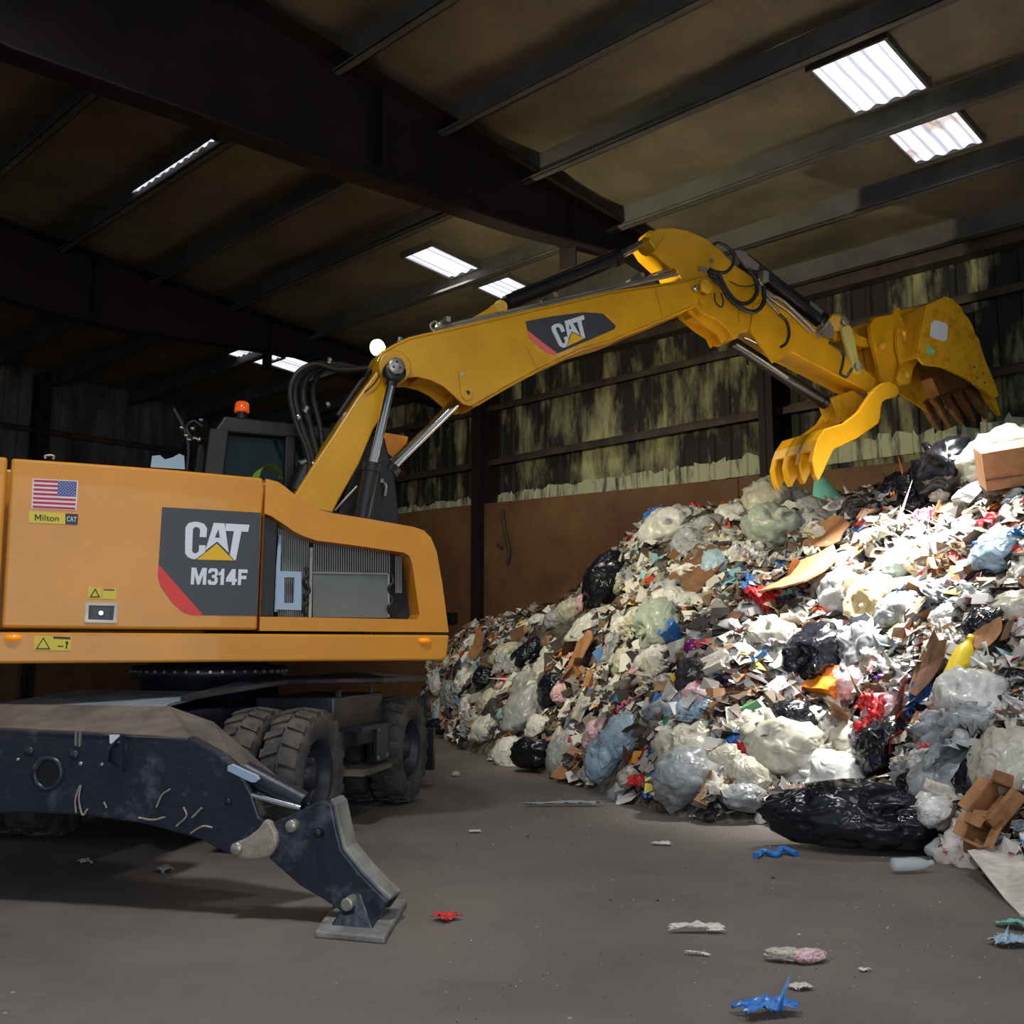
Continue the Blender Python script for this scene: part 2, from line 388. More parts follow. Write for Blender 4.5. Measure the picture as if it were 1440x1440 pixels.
# door with decals
door = part(MB().prism(Wl([(16, 644), (120, 651), (240, 660), (370, 672), (372, 690), (368, 730), (362, 886), (200, 885), (2, 883)]), -N*.07, YB), 'engine_door', bevel=.022, seg=3)
rd = MB().prism([U(-1.98, WS, zb), U(sbl-.02, WS, zb), U(sl-.02, WS, zt), U(-1.9, WS, zt+.0)], -N*.07, YB)
part(rd, 'rear_panel', bevel=.022, seg=3)
OPEN = [(372, 722), (382, 726), (402, 739), (413, 747), (425, 753), (445, 760), (500, 767), (568, 777), (576, 782), (580, 794), (590, 864), (586, 871), (366, 867)]
OUT = [(374, 673), (392, 678), (403, 686), (415, 696), (432, 708), (450, 717), (470, 722), (520, 730), (582, 741), (596, 746), (606, 756), (614, 775), (622, 820), (631, 889), (365, 887)]
part(MB().prism(Wl(OUT), -N*.26, YB, holes=[Wl(OPEN)]), 'front_cowl', bevel=.02, seg=3)
core = MB()
topn = [U(-1.92, .99, zt-.05), W(370, 678, .99), W(400, 695, .99), W(440, 722, .99), W(575, 752, .99), W(600, 770, .99), W(612, 886, .99)]
core.prism([U(-1.95, .99, zb)]+topn, -N*.62, YB); part(core, 'hood', bevel=.02)
part(MB().prism(Wl([(364, 700), (600, 745), (612, 880), (362, 880)], 1.0), -N*.008, FIND), 'intake_recess')
rad = MB()
for i in range(17):
    x = 391+i*2.6; rad.prism(Wl([(x, 742+i*1.1), (x+1.3, 742+i*1.1), (x+1.3, 868), (x, 868)], 1.06), -N*.02, FIN)
for i in range(34):
    x = 441+i*3.2; rad.prism(Wl([(x, 762+i*.5), (x+1.5, 762+i*.5), (x+1.5, 812), (x, 812)], 1.06), -N*.02, FIN)
for i in range(5):
    x = 556+i*2; rad.prism(Wl([(x, 782), (x+1, 782), (x+1, 834), (x, 834)], 1.08), -N*.02, FIN)
part(rad, 'radiator_fins')
cf = part(MB().prism(Wl([(440, 806), (545, 808), (546, 869), (440, 868)], 1.1), -N*.03, COOL), 'cooler_panel')
part(MB().prism(Wl([(439, 804), (546, 806), (546, 808), (439, 806)], 1.11), -N*.03, STL).prism(Wl([(436, 770), (440, 770), (438, 868), (434, 868)], 1.11), -N*.03, STL).prism(Wl([(545, 808), (548, 808), (548, 868), (545, 868)], 1.11), -N*.03, STL), 'trim_rail', cf)
bk = MB().prism(Wl([(389, 803), (424, 804), (424, 858), (388, 857)], 1.14), -N*.03, BRK, holes=[Wl([(400, 812), (414, 812), (413, 848), (400, 848)], 1.14)])
bk.prism(Wl([(392, 752), (396, 753), (394, 802), (390, 860), (386, 860), (388, 803)], 1.13), -N*.03, BRK)
part(bk, 'cooler_bracket', label='pale blue steel bracket')
part(MB().prism(Wl([(367, 725), (389, 733), (389, 750), (384, 866), (364, 866)], 1.16), -N*.03, BK), 'intake_side_panel')
hs = MB()
for px, py in ((430, 812), (432, 835), (429, 850), (550, 822), (549, 850)): hs.path([W(px, py-14, 1.1), W(px+3, py-4, 1.12), W(px-3, py+5, 1.12), W(px+1, py+16, 1.1)], .014, HOSE)
part(hs, 'coolant_hose')

def quadmap(c):      # bilinear map of the unit square (u right, v up) onto four photo points TL TR BR BL
    tl, tr, br, bl = c
    def g(u, v):
        x = (bl[0]*(1-u)+br[0]*u)*(1-v)+(tl[0]*(1-u)+tr[0]*u)*v
        y = (bl[1]*(1-u)+br[1]*u)*(1-v)+(tl[1]*(1-u)+tr[1]*u)*v
        return x, y
    return g
CL = [(.345, .60), (.345, .84), (.29, .96), (.2, 1), (.14, 1), (.05, .96), (0, .84), (0, .16), (.05, .05), (.13, 0), (.19, .0), (.345, .2), (.345, .38), (.235, .38), (.235, .22), (.2, .16), (.15, .16), (.12, .22), (.12, .8), (.15, .86), (.2, .86), (.235, .8), (.235, .6)]
AT = [(.44, 1), (.61, 1), (.75, .2), (.53, .5), (.345, .235)]; AH = [(.525, .84), (.565, .6), (.485, .6)]
TT = [(.63, 1), (1, 1), (1, .8), (.895, .8), (.895, 0), (.87, 0), (.775, .13), (.775, .8), (.64, .8)]
TR = [(.21, -.01), (.53, .44), (.86, -.01)]
def logo(parent, corners, w, th=.004):
    g = quadmap(corners); m = lambda L: [W(*g(u, v), w) for u, v in L]
    for nm, L, Hh in (('letter', CL, None), ('letter', AT, [m(AH)]), ('letter', TT, None)):
        part(MB().prism(m(L), -N*th, WHT, holes=Hh), nm, parent)
    part(MB().prism(m(TR), -N*th, DYEL), 'triangle_mark', parent)
dec = part(MB().prism(Wl([(228, 713), (367, 721), (366, 740), (362, 866), (286, 865), (223, 794)], WS+.004), -N*.004, DECB), 'model_decal', door)
logo(door, [(261, 733), (351, 738), (340, 788), (260, 786)], WS+.008)
part(MB().prism(Wl([(223, 794), (286, 865), (270, 865), (258, 861), (243, 848), (226, 825), (222, 812)], WS+.005), -N*.004, DECR), 'red_stripe', door)
BIG = {'M': [[(0, 0), (0, 1), (.3, 1), (.5, .45), (.7, 1), (1, 1), (1, 0), (.78, 0), (.78, .62), (.58, 0), (.42, 0), (.22, .62), (.22, 0)]],
 '3': [[(0, .3), (0, .12), (.15, 0), (.8, 0), (1, .14), (1, .42), (.86, .52), (1, .62), (1, .86), (.82, 1), (.18, 1), (0, .86), (0, .7), (.3, .7), (.3, .8), (.68, .8), (.68, .6), (.4, .6), (.4, .42), (.68, .42), (.68, .2), (.3, .2), (.3, .3)]],
 '1': [[(.35, 0), (.75, 0), (.75, 1), (.45, 1), (.3, .8), (.1, .74), (.1, .58), (.35, .62)]],
 '4': [[(.55, 0), (.85, 0), (.85, .2), (1, .2), (1, .4), (.85, .4), (.85, 1), (.5, 1), (0, .42), (0, .2), (.55, .2)]],
 'F': [[(0, 0), (.32, 0), (.32, .38), (.85, .38), (.85, .6), (.32, .6), (.32, .78), (.95, .78), (.95, 1), (0, 1)]]}
g = quadmap([(269.5, 798), (349, 801), (348, 823), (268, 822)])
for ch, u0, u1 in (('M', 0, .27), ('3', .3, .47), ('1', .47, .62), ('4', .62, .81), ('F', .83, 1.0)):
    for L in BIG[ch]: part(MB().prism([W(*g(u0+(u1-u0)*u, v), WS+.008) for u, v in L], -N*.004, WHT), 'character', door)
# text in the built-in font, as mesh
def text(s, size, mtl, name, parent, corners, w, off=.0):
    cu = bpy.data.curves.new('t', 'FONT'); cu.body = s; cu.size = 1; cu.offset = off
    to = bpy.data.objects.new('t', cu); COL.objects.link(to); bpy.context.view_layer.update()
    me = bpy.data.meshes.new_from_object(to.evaluated_get(bpy.context.evaluated_depsgraph_get()))
    xs = [v.co.x for v in me.vertices]; ys = [v.co.y for v in me.vertices]
    g = quadmap(corners); mb = MB()
    mb.add([W(*g((v.co.x-min(xs))/(max(xs)-min(xs)), (v.co.y-min(ys))/(max(ys)-min(ys))), w) for v in me.vertices], [list(p.vertices) for p in me.polygons], mtl)
    bpy.data.objects.remove(to); bpy.data.curves.remove(cu)
    return part(mb, name, parent)
fl = MB(); g = quadmap([(46, 673), (110, 676), (107.5, 718), (44, 715)]); fl.prism([W(*g(u, v), WS+.004) for u, v in ((0, 0), (1, 0), (1, 1), (0, 1))], -N*.004, FWH)
for i in range(7):
    v1 = .97-(2*i)*.94/13; v0 = v1-.94/13; u1 = .56 if i < 4 else .97
    fl.prism([W(*g(u, v), WS+.006) for u, v in ((.03, v0), (u1, v0), (u1, v1), (.03, v1))], -N*.003, FRED)
fl.prism([W(*g(u, v), WS+.007) for u, v in ((.56, .47), (.97, .47), (.97, .97), (.56, .97))], -N*.003, NAVY)
for i in range(9):
    for j in range(6 if i % 2 == 0 else 5):
        u = .59+j*.068+(0 if i % 2 == 0 else .034); v = .93-i*.052
        fl.prism([W(*g(u+a, v+b), WS+.009) for a, b in ((-.012, 0), (0, -.016), (.012, 0), (0, .016))], -N*.002, FWH)
part(fl, 'flag_sticker', door, label='small stars and stripes flag sticker')
dl = part(MB().prism(Wl([(41, 719), (110, 723), (109, 738), (41, 735)], WS+.004), -N*.004, STKY).prism(Wl([(92, 722), (110, 723), (109, 738), (92, 737)], WS+.006), -N*.004, BK), 'dealer_sticker', door)
text('ilton', 1, INK, 'sticker_text', door, [(59.5, 723.6), (83, 725), (83, 733), (59.5, 732)], WS+.007, .004)
g = quadmap([(49, 723.2), (58, 723.6), (58, 732), (49, 731.6)]); part(MB().prism([W(*g(u, v), WS+.007) for u, v in ((0, 0), (0, 1), (.22, 1), (.5, .45), (.78, 1), (1, 1), (1, 0), (.82, 0), (.82, .72), (.55, .2), (.45, .2), (.18, .72), (.18, 0))], -N*.002, INK), 'character', door)
text('CAT', 1, WHT, 'sticker_text', door, [(94, 726), (108, 727), (107, 734), (94, 733)], WS+.009, .006)
wn = MB().prism(Wl([(124, 825), (143, 826), (142, 842), (124, 841)], WS+.004), -N*.004, STKY).prism(Wl([(145, 828), (164, 829), (163, 843), (144, 842)], WS+.004), -N*.004, STKY)
wn.prism(Wl([(126, 840), (134, 827), (141, 840)], WS+.006), -N*.002, INK, holes=[Wl([(128.5, 838.5), (134, 830), (138.5, 838.5)], WS+.006)]).prism(Wl([(146, 828.5), (161, 829), (161, 830.5), (146, 830)], WS+.006), -N*.002, INK)
part(wn, 'warning_sticker', door)
lt = MB().prism(Wl([(120, 847), (166, 848), (164, 876), (119, 875)], WS+.012), -N*.02, STL, holes=[Wl([(125, 851), (161, 852), (159, 872), (124, 871)], WS+.012)])
lt.prism(Wl([(124, 850), (162, 851), (160, 873), (123, 872)], WS+.004), -N*.004, BK).prism(Wl([(129, 853), (155, 854), (154, 871), (128, 870)], WS+.014), -N*.01, DECB)
lc = W(142, 862, WS+.02); lt.tube(lc-N*.01, lc+N*.004, .016, CHR)
part(lt, 'door_latch', door, label='black recessed latch with round silver lock')
# lower yellow skirt
sk = MB(); e1 = W(632, 892, WS); e2 = W(628, 925, WS); e3 = W(620, 932, WS)
so = lambda p: (p-O).dot(X)
skp = [(-2.0, zb-.02), (so(e1), zb-.02), (so(e2), e2.z), (so(e3), zbot+.01), (-2.0, zbot)]
sk.prism([U(s, WS+.01, z) for s, z in skp], -N*2.5, YB)
skirt = part(sk, 'lower_skirt', bevel=.02, seg=3)
def lens(px, py, rx, ry, name):
    m = MB(); c = W(px, py, WS+.012); n = 20; ax = (W(px+rx, py, WS)-W(px, py, WS)).length; az = (W(px, py+ry, WS)-W(px, py, WS)).length
    rings = [(1, 0), (.85, .02), (.5, .032), (0.05, .035)]
    vs = [c+X*(ax*r*math.cos(2*PI*i/n))+Z*(az*r*math.sin(2*PI*i/n))+N*h for r, h in rings for i in range(n)]
    m.add(vs, [[a*n+i, a*n+(i+1) % n, (a+1)*n+(i+1) % n, (a+1)*n+i] for a in range(3) for i in range(n)]+[list(range(3*n, 4*n))], AMB, True)
    part(m, name, skirt)
lens(19, 897, 12.5, 5.5, 'marker_lamp'); lens(597, 901, 9, 4.5, 'marker_lamp')
w2 = MB().prism(Wl([(48, 894), (100, 896), (99, 915), (48, 914)], WS+.015), -N*.005, STKY)
w2.prism(Wl([(50, 913), (61, 896), (71, 913)], WS+.017), -N*.002, INK, holes=[Wl([(52.5, 911.5), (61, 898.5), (68.5, 911.5)], WS+.017)])
w2.prism(Wl([(75, 895), (99, 896), (99, 899), (75, 898)], WS+.017), -N*.002, INK).prism(Wl([(81, 908), (89, 908), (89, 909.5), (81, 909.5)], WS+.017), -N*.002, INK)
w2.prism(Wl([(92, 902), (96, 902), (96, 906), (94.5, 907), (94.5, 912), (92, 912), (93, 907)], WS+.017), -N*.002, INK)
part(w2, 'warning_sticker', skirt)
# counterweight and rear body
cw = MB(); cw.prism([U(-1.98, 1.24, zbot), U(-2.18, 1.0, zbot), U(-2.25, .4, zbot), U(-2.25, -.4, zbot), U(-2.18, -1.0, zbot), U(-1.98, -1.24, zbot), U(-1.2, -1.24, zbot), U(-1.2, .3, zbot), U(-1.9, .36, zbot), U(-1.9, 1.0, zbot)], Z*1.25, YB)
part(cw, 'counterweight', bevel=.04, seg=3)
dk = MB().hexa(U(-1.2, -1.24, zbot+.0), X*1.1, N*1.6, Z*.9, YB); part(dk, 'engine_housing', bevel=.03)
# grab hook on hood edge
part(MB().path([W(64, 645, 1.1), W(64, 641, 1.1), W(75, 641, 1.1), W(75, 646, 1.1)], .01, STL), 'lifting_eye')

# cab on the far side
cz = 3.58; cw0, cw1 = -.38, -1.22
cs0, cs1 = -.08, 1.5
cabm = MB()
def bar(m, a, b, r, mt=BK): m.hexa(V(a)-X*r-N*r, X*2*r, N*2*r, V(b)-V(a), mt)
for s0, s1 in ((cs0-.05, cs0+.12), (.72, .72), (cs1+.05, cs1-.18)):
    for w in (cw0, cw1): bar(cabm, U(s0, w, zbot+.1), U(s1, w, cz-.05), .05 if s0 != cs0-.05 else .09)
cabm.hexa(U(cs0-.05, cw1-.05, zbot), X*1.65, N*.95, Z*.25, BK)
cabm.hexa(U(cs0-.02, cw0-.02, zbot+.2), X*.75, N*.03, Z*.75, BK)
cab = part(cabm, 'cab_frame', bevel=.015)
part(MB().prism([U(cs0+.06, cw1-.06, cz-.08), U(cs1-.12, cw1-.06, cz-.08), U(cs1-.16, cw1-.06, cz+.06), U(cs0+.16, cw1-.06, cz+.09)], N*.96, BK), 'cab_roof', cab, bevel=.03, seg=3)
gl = MB()
for w in (cw0-.03, cw1+.03): gl.prism([U(cs0, w, zbot+.25), U(cs1, w, zbot+.25), U(cs1-.18, w, cz-.08), U(cs0+.12, w, cz-.08)], N*.006, GLS)
gl.prism([U(cs1, cw0, zbot+.25), U(cs1, cw1, zbot+.25), U(cs1-.18, cw1, cz-.08), U(cs1-.18, cw0, cz-.08)], X*.006, GLS)
part(gl, 'cab_glass', cab)
st_ = MB().hexa(U(.25, -1.0, zbot+.3), X*.5, N*.45, Z*.18, BK).hexa(U(.15, -1.0, zbot+.45), X*.16, N*.45, Z*.75, BK); part(st_, 'operator_seat', cab, bevel=.04)
bc = W(340, 580, -.6)
part(MB().tube(bc-Z*.08, bc, .05, BK), 'beacon_base', cab)
part(MB().lathe(bc, Z, [(.001, 0), (.072, 0), (.072, .02), (.066, .085), (.05, .105), (.001, .11)], BEAC), 'beacon', cab, label='orange rotating beacon')
# lime cover seen over the hood
lp = W(378, 672, .0)
cv = MB(); n = 14
vs = [lp+X*(.14*math.cos(PI*i/n))*(1-.25*j/4)+Z*(.13*math.sin(PI*i/n)-.02)+N*(-.12+.06*j) for j in range(5) for i in range(n+1)]
cv.add(vs, [[j*(n+1)+i, j*(n+1)+i+1, (j+1)*(n+1)+i+1, (j+1)*(n+1)+i] for j in range(4) for i in range(n)], LIME, True)
part(cv, 'safety_cover', label='lime green rounded cover just above the hood')
# rear window sheet, mirror and hand rail with small lamps
part(MB().prism(Wl([(212, 655), (214, 641), (225, 640), (232, 646), (243, 643), (252, 638), (259, 641), (260, 660), (212, 657)], -.2), -N*.03, MIR), 'mirror', label='pale reflective mirror above the hood')
rl = MB().path([W(263, 662, -.2), W(265, 628, -.2), W(258, 602, -.2), W(244, 575, -.2)], .018, BK).path([W(285, 600, -.2), W(272, 592, -.2), W(262, 602, -.2), W(270, 615, -.2), W(290, 618, -.3)], .014, BK)
for px, py in ((256, 601), (262, 612), (271, 602), (274, 616), (283, 590), (266, 618), (280, 618)):
    c = W(px, py, -.17); rl.lathe(c, N, [(.001, .01), (.02, .006), (.022, -.02), (.001, -.03)], CHR, 12)
part(rl, 'handrail', label='black hand rail with small bright clamps')

# boom base, boom, stick
WB = .22
bb = MB().prism(Wl([(556, 500), (572, 505), (574, 528), (545, 548), (536, 585), (525, 604), (505, 652), (475, 706), (467, 722), (455, 760), (380, 760), (415, 695), (442, 652), (470, 610), (502, 560), (515, 542), (527, 526), (537, 508)], WB-.03), -N*.38, YM)
bb.tube(W(556, 515, WB+.1), W(556, 515, WB)-N*.54, .16, YM, seg=28)
bbo = part(bb, 'boom_base', bevel=.015)
TOPB = [(540, 525), (534, 508), (540, 497), (557, 487), (576, 478), (596, 473), (612, 470), (734, 442), (860, 413), (970, 396)]
TIPB = [(988, 391), (1000, 396), (1004, 406), (999, 416), (988, 423), (970, 431)]
BOTB = [(940, 444), (860, 477), (818, 489), (762, 515), (707, 545), (670, 567)]
EAR = [(662, 571), (651, 568), (643, 560), (623, 543), (607, 535), (587, 530), (568, 531), (556, 540)]
bo = MB(); full = TOPB+TIPB+BOTB+EAR
bo.prism(Wl(full, WB), -N*.035, YM); bo.prism([p-N*.405 for p in Wl(full, WB)], -N*.035, YM)
bo.strip(Wl(TOPB+TIPB[:2], WB-.03), -N*.38, .03, YM); bo.strip(Wl(TIPB[4:]+BOTB+[(664, 568)], WB-.03), -N*.38, .03, YM)
bo.strip(Wl([(590, 532), (607, 530), (623, 536), (640, 548)], WB-.03), -N*.38, .02, YM)
boom = part(bo, 'boom', bevel=.008)
for x0, x1, y0, y1 in ((741, 755, 489, 517), (922, 932, 405, 448)):
    part(MB().prism(Wl([(x0, y0), (x0+2.5, y0), (x1+2.5, y1), (x1, y1)], WB+.012), -N*.02, YM), 'weld_rib', boom)
# boom decal
bd = MB().prism(Wl([(739, 452), (775, 445), (820, 439), (848, 441), (866, 458), (864, 463), (784, 497), (742, 464)], WB+.005), -N*.005, DECB)
part(bd, 'boom_decal', boom)
part(MB().prism(Wl([(742, 465), (784, 497), (775, 499), (768, 496), (744, 475)], WB+.006), -N*.005, DECP), 'red_stripe', boom)
logo(boom, [(773, 458), (821, 443), (827, 473), (789, 491)], WB+.009)
# pins and plates
def pin(px, py, w, r, m, name='pin', parent=boom, t=.05, holes=False, lab=None):
    c = W(px, py, w); b = MB().lathe(c, N, [(.0001, t/2), (r*.9, t/2), (r, t/2-.008), (r, -t/2), (.0001, -t/2)], m, 28)
    if holes:
        for k in range(3):
            a = k*2*PI/3+PI/2; h = c+X*math.cos(a)*r*.42+Z*math.sin(a)*r*.42; b.tube(h+N*(t/2-.002), h+N*(t/2+.002), r*.15, BK, seg=10)
    return part(b, name, parent, label=lab)
pin(557, 515, WB+.2, .083, STL, holes=True, lab='round silver pin cap with three bolts')
pp = MB().prism(Wl([(645, 523), (650, 520), (656, 523), (664, 553), (662, 561), (655, 563), (649, 556)], WB+.02), -N*.03, YM)
pp.tube(W(650, 526, WB+.03), W(650, 526, WB+.0), .02, STL); pp.tube(W(658, 552, WB+.025), W(658, 552, WB+.0), .022, BK)
part(pp, 'pin_keeper', boom)
pin(993, 403, WB+.06, .085, YM, 'hinge_boss'); pin(978, 406, WB+.04, .035, CHR, 'grease_cap')
part(MB().prism(Wl([(984, 420), (994, 416), (990, 430), (985, 424)], WB+.03), -N*.04, YM), 'stop_block', boom)
# tubes along the top of the boom
tb = MB()
for dy, w in ((-5, .17), (-9, .10), (-6, .02), (-6, -.08)):
    tb.path([W(611, 467+dy+5, w), W(640, 459+dy+5, w), W(734, 437+dy+5, w), W(860, 408+dy+5, w), W(930, 391+dy+5, w), W(985, 380+dy+5, w), W(998, 382+dy+5, w)], .017, STL, sub=4)
part(tb, 'hydraulic_tubes', boom, label='bare silver tubes along the boom top')
cl = MB()
for px, py in ((612, 464), (760, 430), (880, 402), (976, 382)): cl.hexa(W(px, py, -.12), X*.05, N*.32, Z*.05, STL)
cl.path([W(611, 468, .1), W(605, 458, .1), W(612, 452, .1), W(618, 460, .1)], .012, STL)
part(cl, 'tube_clamps', boom)
part(MB().path([W(905, 396, .15), W(917, 386, .15), W(945, 379, .15), W(972, 377, .15)], .012, STL), 'bypass_tube', boom)
# stick cylinder bracket on boom and cylinder
br = MB().prism(Wl([(648, 456), (688, 433), (698, 425), (708, 424), (715, 430), (713, 440), (700, 445)], .09), -N*.2, YM); br.tube(W(704, 432, .11), W(704, 432, -.13), .075, YM)
part(br, 'cylinder_bracket', boom, bevel=.01)
def cylinder(name, a, b, c, r, rr, eye=True, lab=None, parent=EX, rodm=CHR):
    m = MB().tube(a, b, r, BK, seg=24); d = (V(b)-V(a)).normalized(); m.tube(V(b)-d*.06, V(b)+d*.02, r*1.12, BK, seg=24)
    o = part(m, name, parent, label=lab)
    part(MB().tube(b, c, rr, rodm, seg=20), 'piston_rod', o)
    if eye: part(MB().tube(V(c)-N*.08, V(c)+N*.08, rr*1.9, YM, seg=20), 'rod_eye', o)
    return o
sc_ = cylinder('stick_cylinder', W(712, 427, .0), W(868, 362, .0), W(912, 338, .0), .085, .045)
part(MB().path([W(720, 412, .06), W(800, 381, .06), W(880, 350, .06)], .014, HOSE), 'cylinder_line', sc_)
# lift cylinders, both sides of the boom
for w, lb in ((WB+.16, 'near lift cylinder with long chrome rod'), (-WB-.14, 'far lift cylinder')):
    off = N*(w-(WB+.16)); a = W(508, 735, WB+.16)+off; b = W(524, 655, WB+.16)+off; c = W(554, 524, WB+.16)+off
    cy = cylinder('lift_cylinder', a, b, c, .078, .042, False, lb)
    part(MB().lathe(c-N*.06, N, [(.05, 0), (.1, 0), (.105, .01), (.105, .11), (.1, .12), (.05, .12)], BK, 28).tube(V(c)-(V(c)-V(b)).normalized()*.14, c, .055, BK), 'rod_eye', cy)
    part(MB().path([a+X*.08, b+X*.09, b+X*.05+Z*.03], .012, HOSE), 'cylinder_line', cy)
adj = cylinder('adjust_cylinder', W(513, 710, -.0), W(549, 657, -.0), W(648, 560, -.0), .1, .055, False, 'boom adjusting cylinder under the boom')
tr_ = MB().prism(Wl([(503, 650), (508, 622), (526, 614), (541, 620), (552, 655), (558, 690), (562, 742), (470, 735), (486, 690), (494, 665)], .1), -N*.24, BK)
part(tr_, 'cylinder_guard', label='black guard around the cylinder feet', bevel=.015)
part(MB().path([W(471, 718, .15), W(485, 702, .2), W(502, 684, .2)], .012, STL), 'grease_tube')
part(MB().path([W(538, 676, .14), W(543, 684, .16), W(541, 697, .14)], .014, STL).tube(W(536, 674, .14), W(537, 679, .14), .03, STL), 'fitting_tubes')
part(MB().prism(Wl([(527, 606), (545, 609), (574, 614), (572, 623), (552, 643), (545, 636), (541, 616)], -.5), -N*.03, YB), 'mirror_plate', label='orange mirror bracket plate behind the cylinders')
# hoses behind the boom base
hh = MB()
for k, (w, dx) in enumerate(((.0, 0), (-.1, 12), (-.2, 26), (.08, -6))):
    hh.path([W(425+dx, 700, w), W(440+dx*.9, 664, w), W(436+dx*.7, 634, w), W(424+dx, 600, w), W(414+dx, 555, w), W(422+dx, 527, w), W(448+dx, 512, w), W(482+dx, 520, w), W(516, 518, w)], .035 if k < 2 else .026, HOSE)
hb = part(hh, 'boom_hoses', label='black looped hoses behind the boom base')
cp = MB()
for px, py, d in ((427, 580, (4, -8)), (461, 512, (2, -8)), (460, 520, (2, -5)), (420, 585, (-4, 5)), (430, 648, (-8, 3)), (438, 650, (5, 4)), (458, 570, (4, -3))):
    a = W(px, py, .06); cp.tube(a, W(px+d[0], py+d[1], .06), .03, CHR)
part(cp, 'hose_clamps', hb)
part(MB().tube(W(418, 692, -.02), W(434, 654, -.02), .1, BK), 'hose_sleeve', hb)
part(MB().path([W(513, 552, .22), W(528, 537, .24), W(536, 520, .24), W(532, 510, .2)], .008, HOSE).path([W(475, 585, .0), W(500, 548, .0), W(520, 520, .0)], .03, HOSE), 'hose_run', hb)
# work lamp
wl = W(530, 489, -.35); LD = (X*.35+N*.9-Z*.15).normalized()
part(MB().tube(W(524, 520, -.35), wl-Z*.06, .015, BK).tube(wl-LD*.1, wl-LD*.01, .06, BK, r2=.085), 'lamp_bracket')
part(MB().lathe(wl-LD*.005, LD, [(.085, 0), (.085, .03), (.07, .05), (.04, .062), (.001, .066)], LAMP), 'work_lamp', label='lit work lamp beside the boom pivot')
part(MB().tube(W(563, 480, .1), W(563, 475, .1), .03, CHR), 'grease_nipple')

# stick
WA = .19
STK = [(922, 352), (913, 338), (914, 328), (925, 321), (945, 320), (967, 324), (992, 335), (1012, 350), (1032, 372), (1060, 390), (1075, 405), (1100, 421), (1147, 459), (1172, 484), (1186, 498), (1203, 508), (1233, 533), (1229, 548), (1221, 551), (1130, 504), (1055, 465), (1042, 468), (1037, 476), (1030, 475), (1022, 461), (1008, 449), (985, 440), (965, 410), (952, 380)]
sk_ = MB().prism(Wl(STK, WA), -N*(WA*2), YM)
stick = part(sk_, 'stick', bevel=.012)
gs = MB()
gs.prism(Wl([(965, 424), (990, 436), (1012, 455), (1024, 475), (1014, 483), (1008, 470), (990, 458), (968, 440)], WA-.1), -N*.02, YM)
gs.prism([p-N*.2 for p in Wl([(965, 424), (990, 436), (1012, 455), (1024, 475), (1014, 483), (1008, 470), (990, 458), (968, 440)], WA-.1)], -N*.02, YM); part(gs, 'gusset', stick)
part(MB().prism(Wl([(1040, 433), (1042, 433), (1042, 453), (1040, 453)], WA+.02), -N*.03, YM), 'weld_rib', stick)
part(MB().prism(Wl([(918, 356), (935, 333), (952, 374), (945, 378)], WA+.02), -N*.03, YM), 'lobe_rib', stick)
part(MB().prism([W(1070+52*math.cos(a)*.95, 468+45*math.sin(a), WA+.02) for a in [(-75+i*9)*PI/180 for i in range(17)]]+[W(1055, 466, WA+.02), W(1060, 430, WA+.02)], -N*.03, YM), 'cheek_plate', stick)
bcy = cylinder('bucket_cylinder', W(1046, 368, -.02), W(1155, 452, -.02), W(1180, 470, -.02), .1, .05)
mm = MB().prism(Wl([(1033, 352), (1044, 352), (1068, 372), (1066, 380), (1050, 376), (1038, 362)], .1), -N*.03, STL); part(mm, 'cylinder_cap', bcy)
part(MB().prism(Wl([(1140, 423), (1158, 437), (1156, 442), (1139, 428)], .1), -N*.02, STL), 'cylinder_clip', bcy)
ff = MB().path([W(1066, 392, WA+.04), W(1080, 413, WA+.04), W(1098, 421, WA+.04), W(1120, 440, WA+.04), W(1146, 465, WA+.04)], .02, STL).path([W(1068, 402, WA+.06), W(1084, 420, WA+.06), W(1112, 440, WA+.06), W(1140, 468, WA+.06)], .015, STL).path([W(1062, 398, WA+.06), W(1082, 426, WA+.06), W(1098, 442, WA+.06)], .018, STL)
ff.hexa(W(1066, 398, WA+.02), X*.08, N*.1, Z*.12, STL); ff.hexa(W(1148, 474, WA), X*.18, N*.1, Z*.13, STL); ff.tube(W(1150, 472, WA+.12), W(1165, 455, WA+.1), .035, STL)
part(ff, 'steel_lines', stick, label='silver lines and valve block on the stick')
hz = MB()
P = lambda L, w: [W(x, y, w) for x, y in L]
w0 = WA+.1
part(MB().path(P([(996, 382), (1010, 386), (1022, 408), (1036, 424), (1052, 426), (1064, 412), (1062, 392), (1052, 378)], w0), .024, HOSE), 'hinge_hose', stick)
part(MB().path(P([(998, 386), (1012, 398), (1026, 420), (1044, 434), (1062, 438), (1074, 425), (1074, 402)], w0+.02), .026, HOSE), 'hinge_hose', stick)
part(MB().path(P([(998, 378), (1008, 382), (1022, 382), (1032, 368), (1028, 352), (1012, 342), (1004, 343)], w0), .018, HOSE), 'hinge_hose', stick)
part(MB().path(P([(1002, 392), (1016, 404), (1022, 416), (1034, 427)], w0+.03), .02, HOSE), 'hinge_hose', stick)
part(MB().path(P([(1005, 412), (1006, 424), (1014, 432), (1017, 424), (1014, 412)], w0), .009, HOSE), 'hinge_hose', stick)
part(MB().path(P([(1026, 396), (1040, 402), (1056, 402), (1066, 397)], w0), .009, HOSE), 'hinge_hose', stick)
part(MB().path(P([(1096, 442), (1106, 452), (1110, 468), (1106, 482), (1098, 488)], w0), .017, HOSE), 'hinge_hose', stick)
part(MB().path(P([(1166, 482), (1178, 490), (1186, 500), (1184, 516), (1182, 525), (1190, 530), (1198, 518)], w0), .016, HOSE), 'hinge_hose', stick)

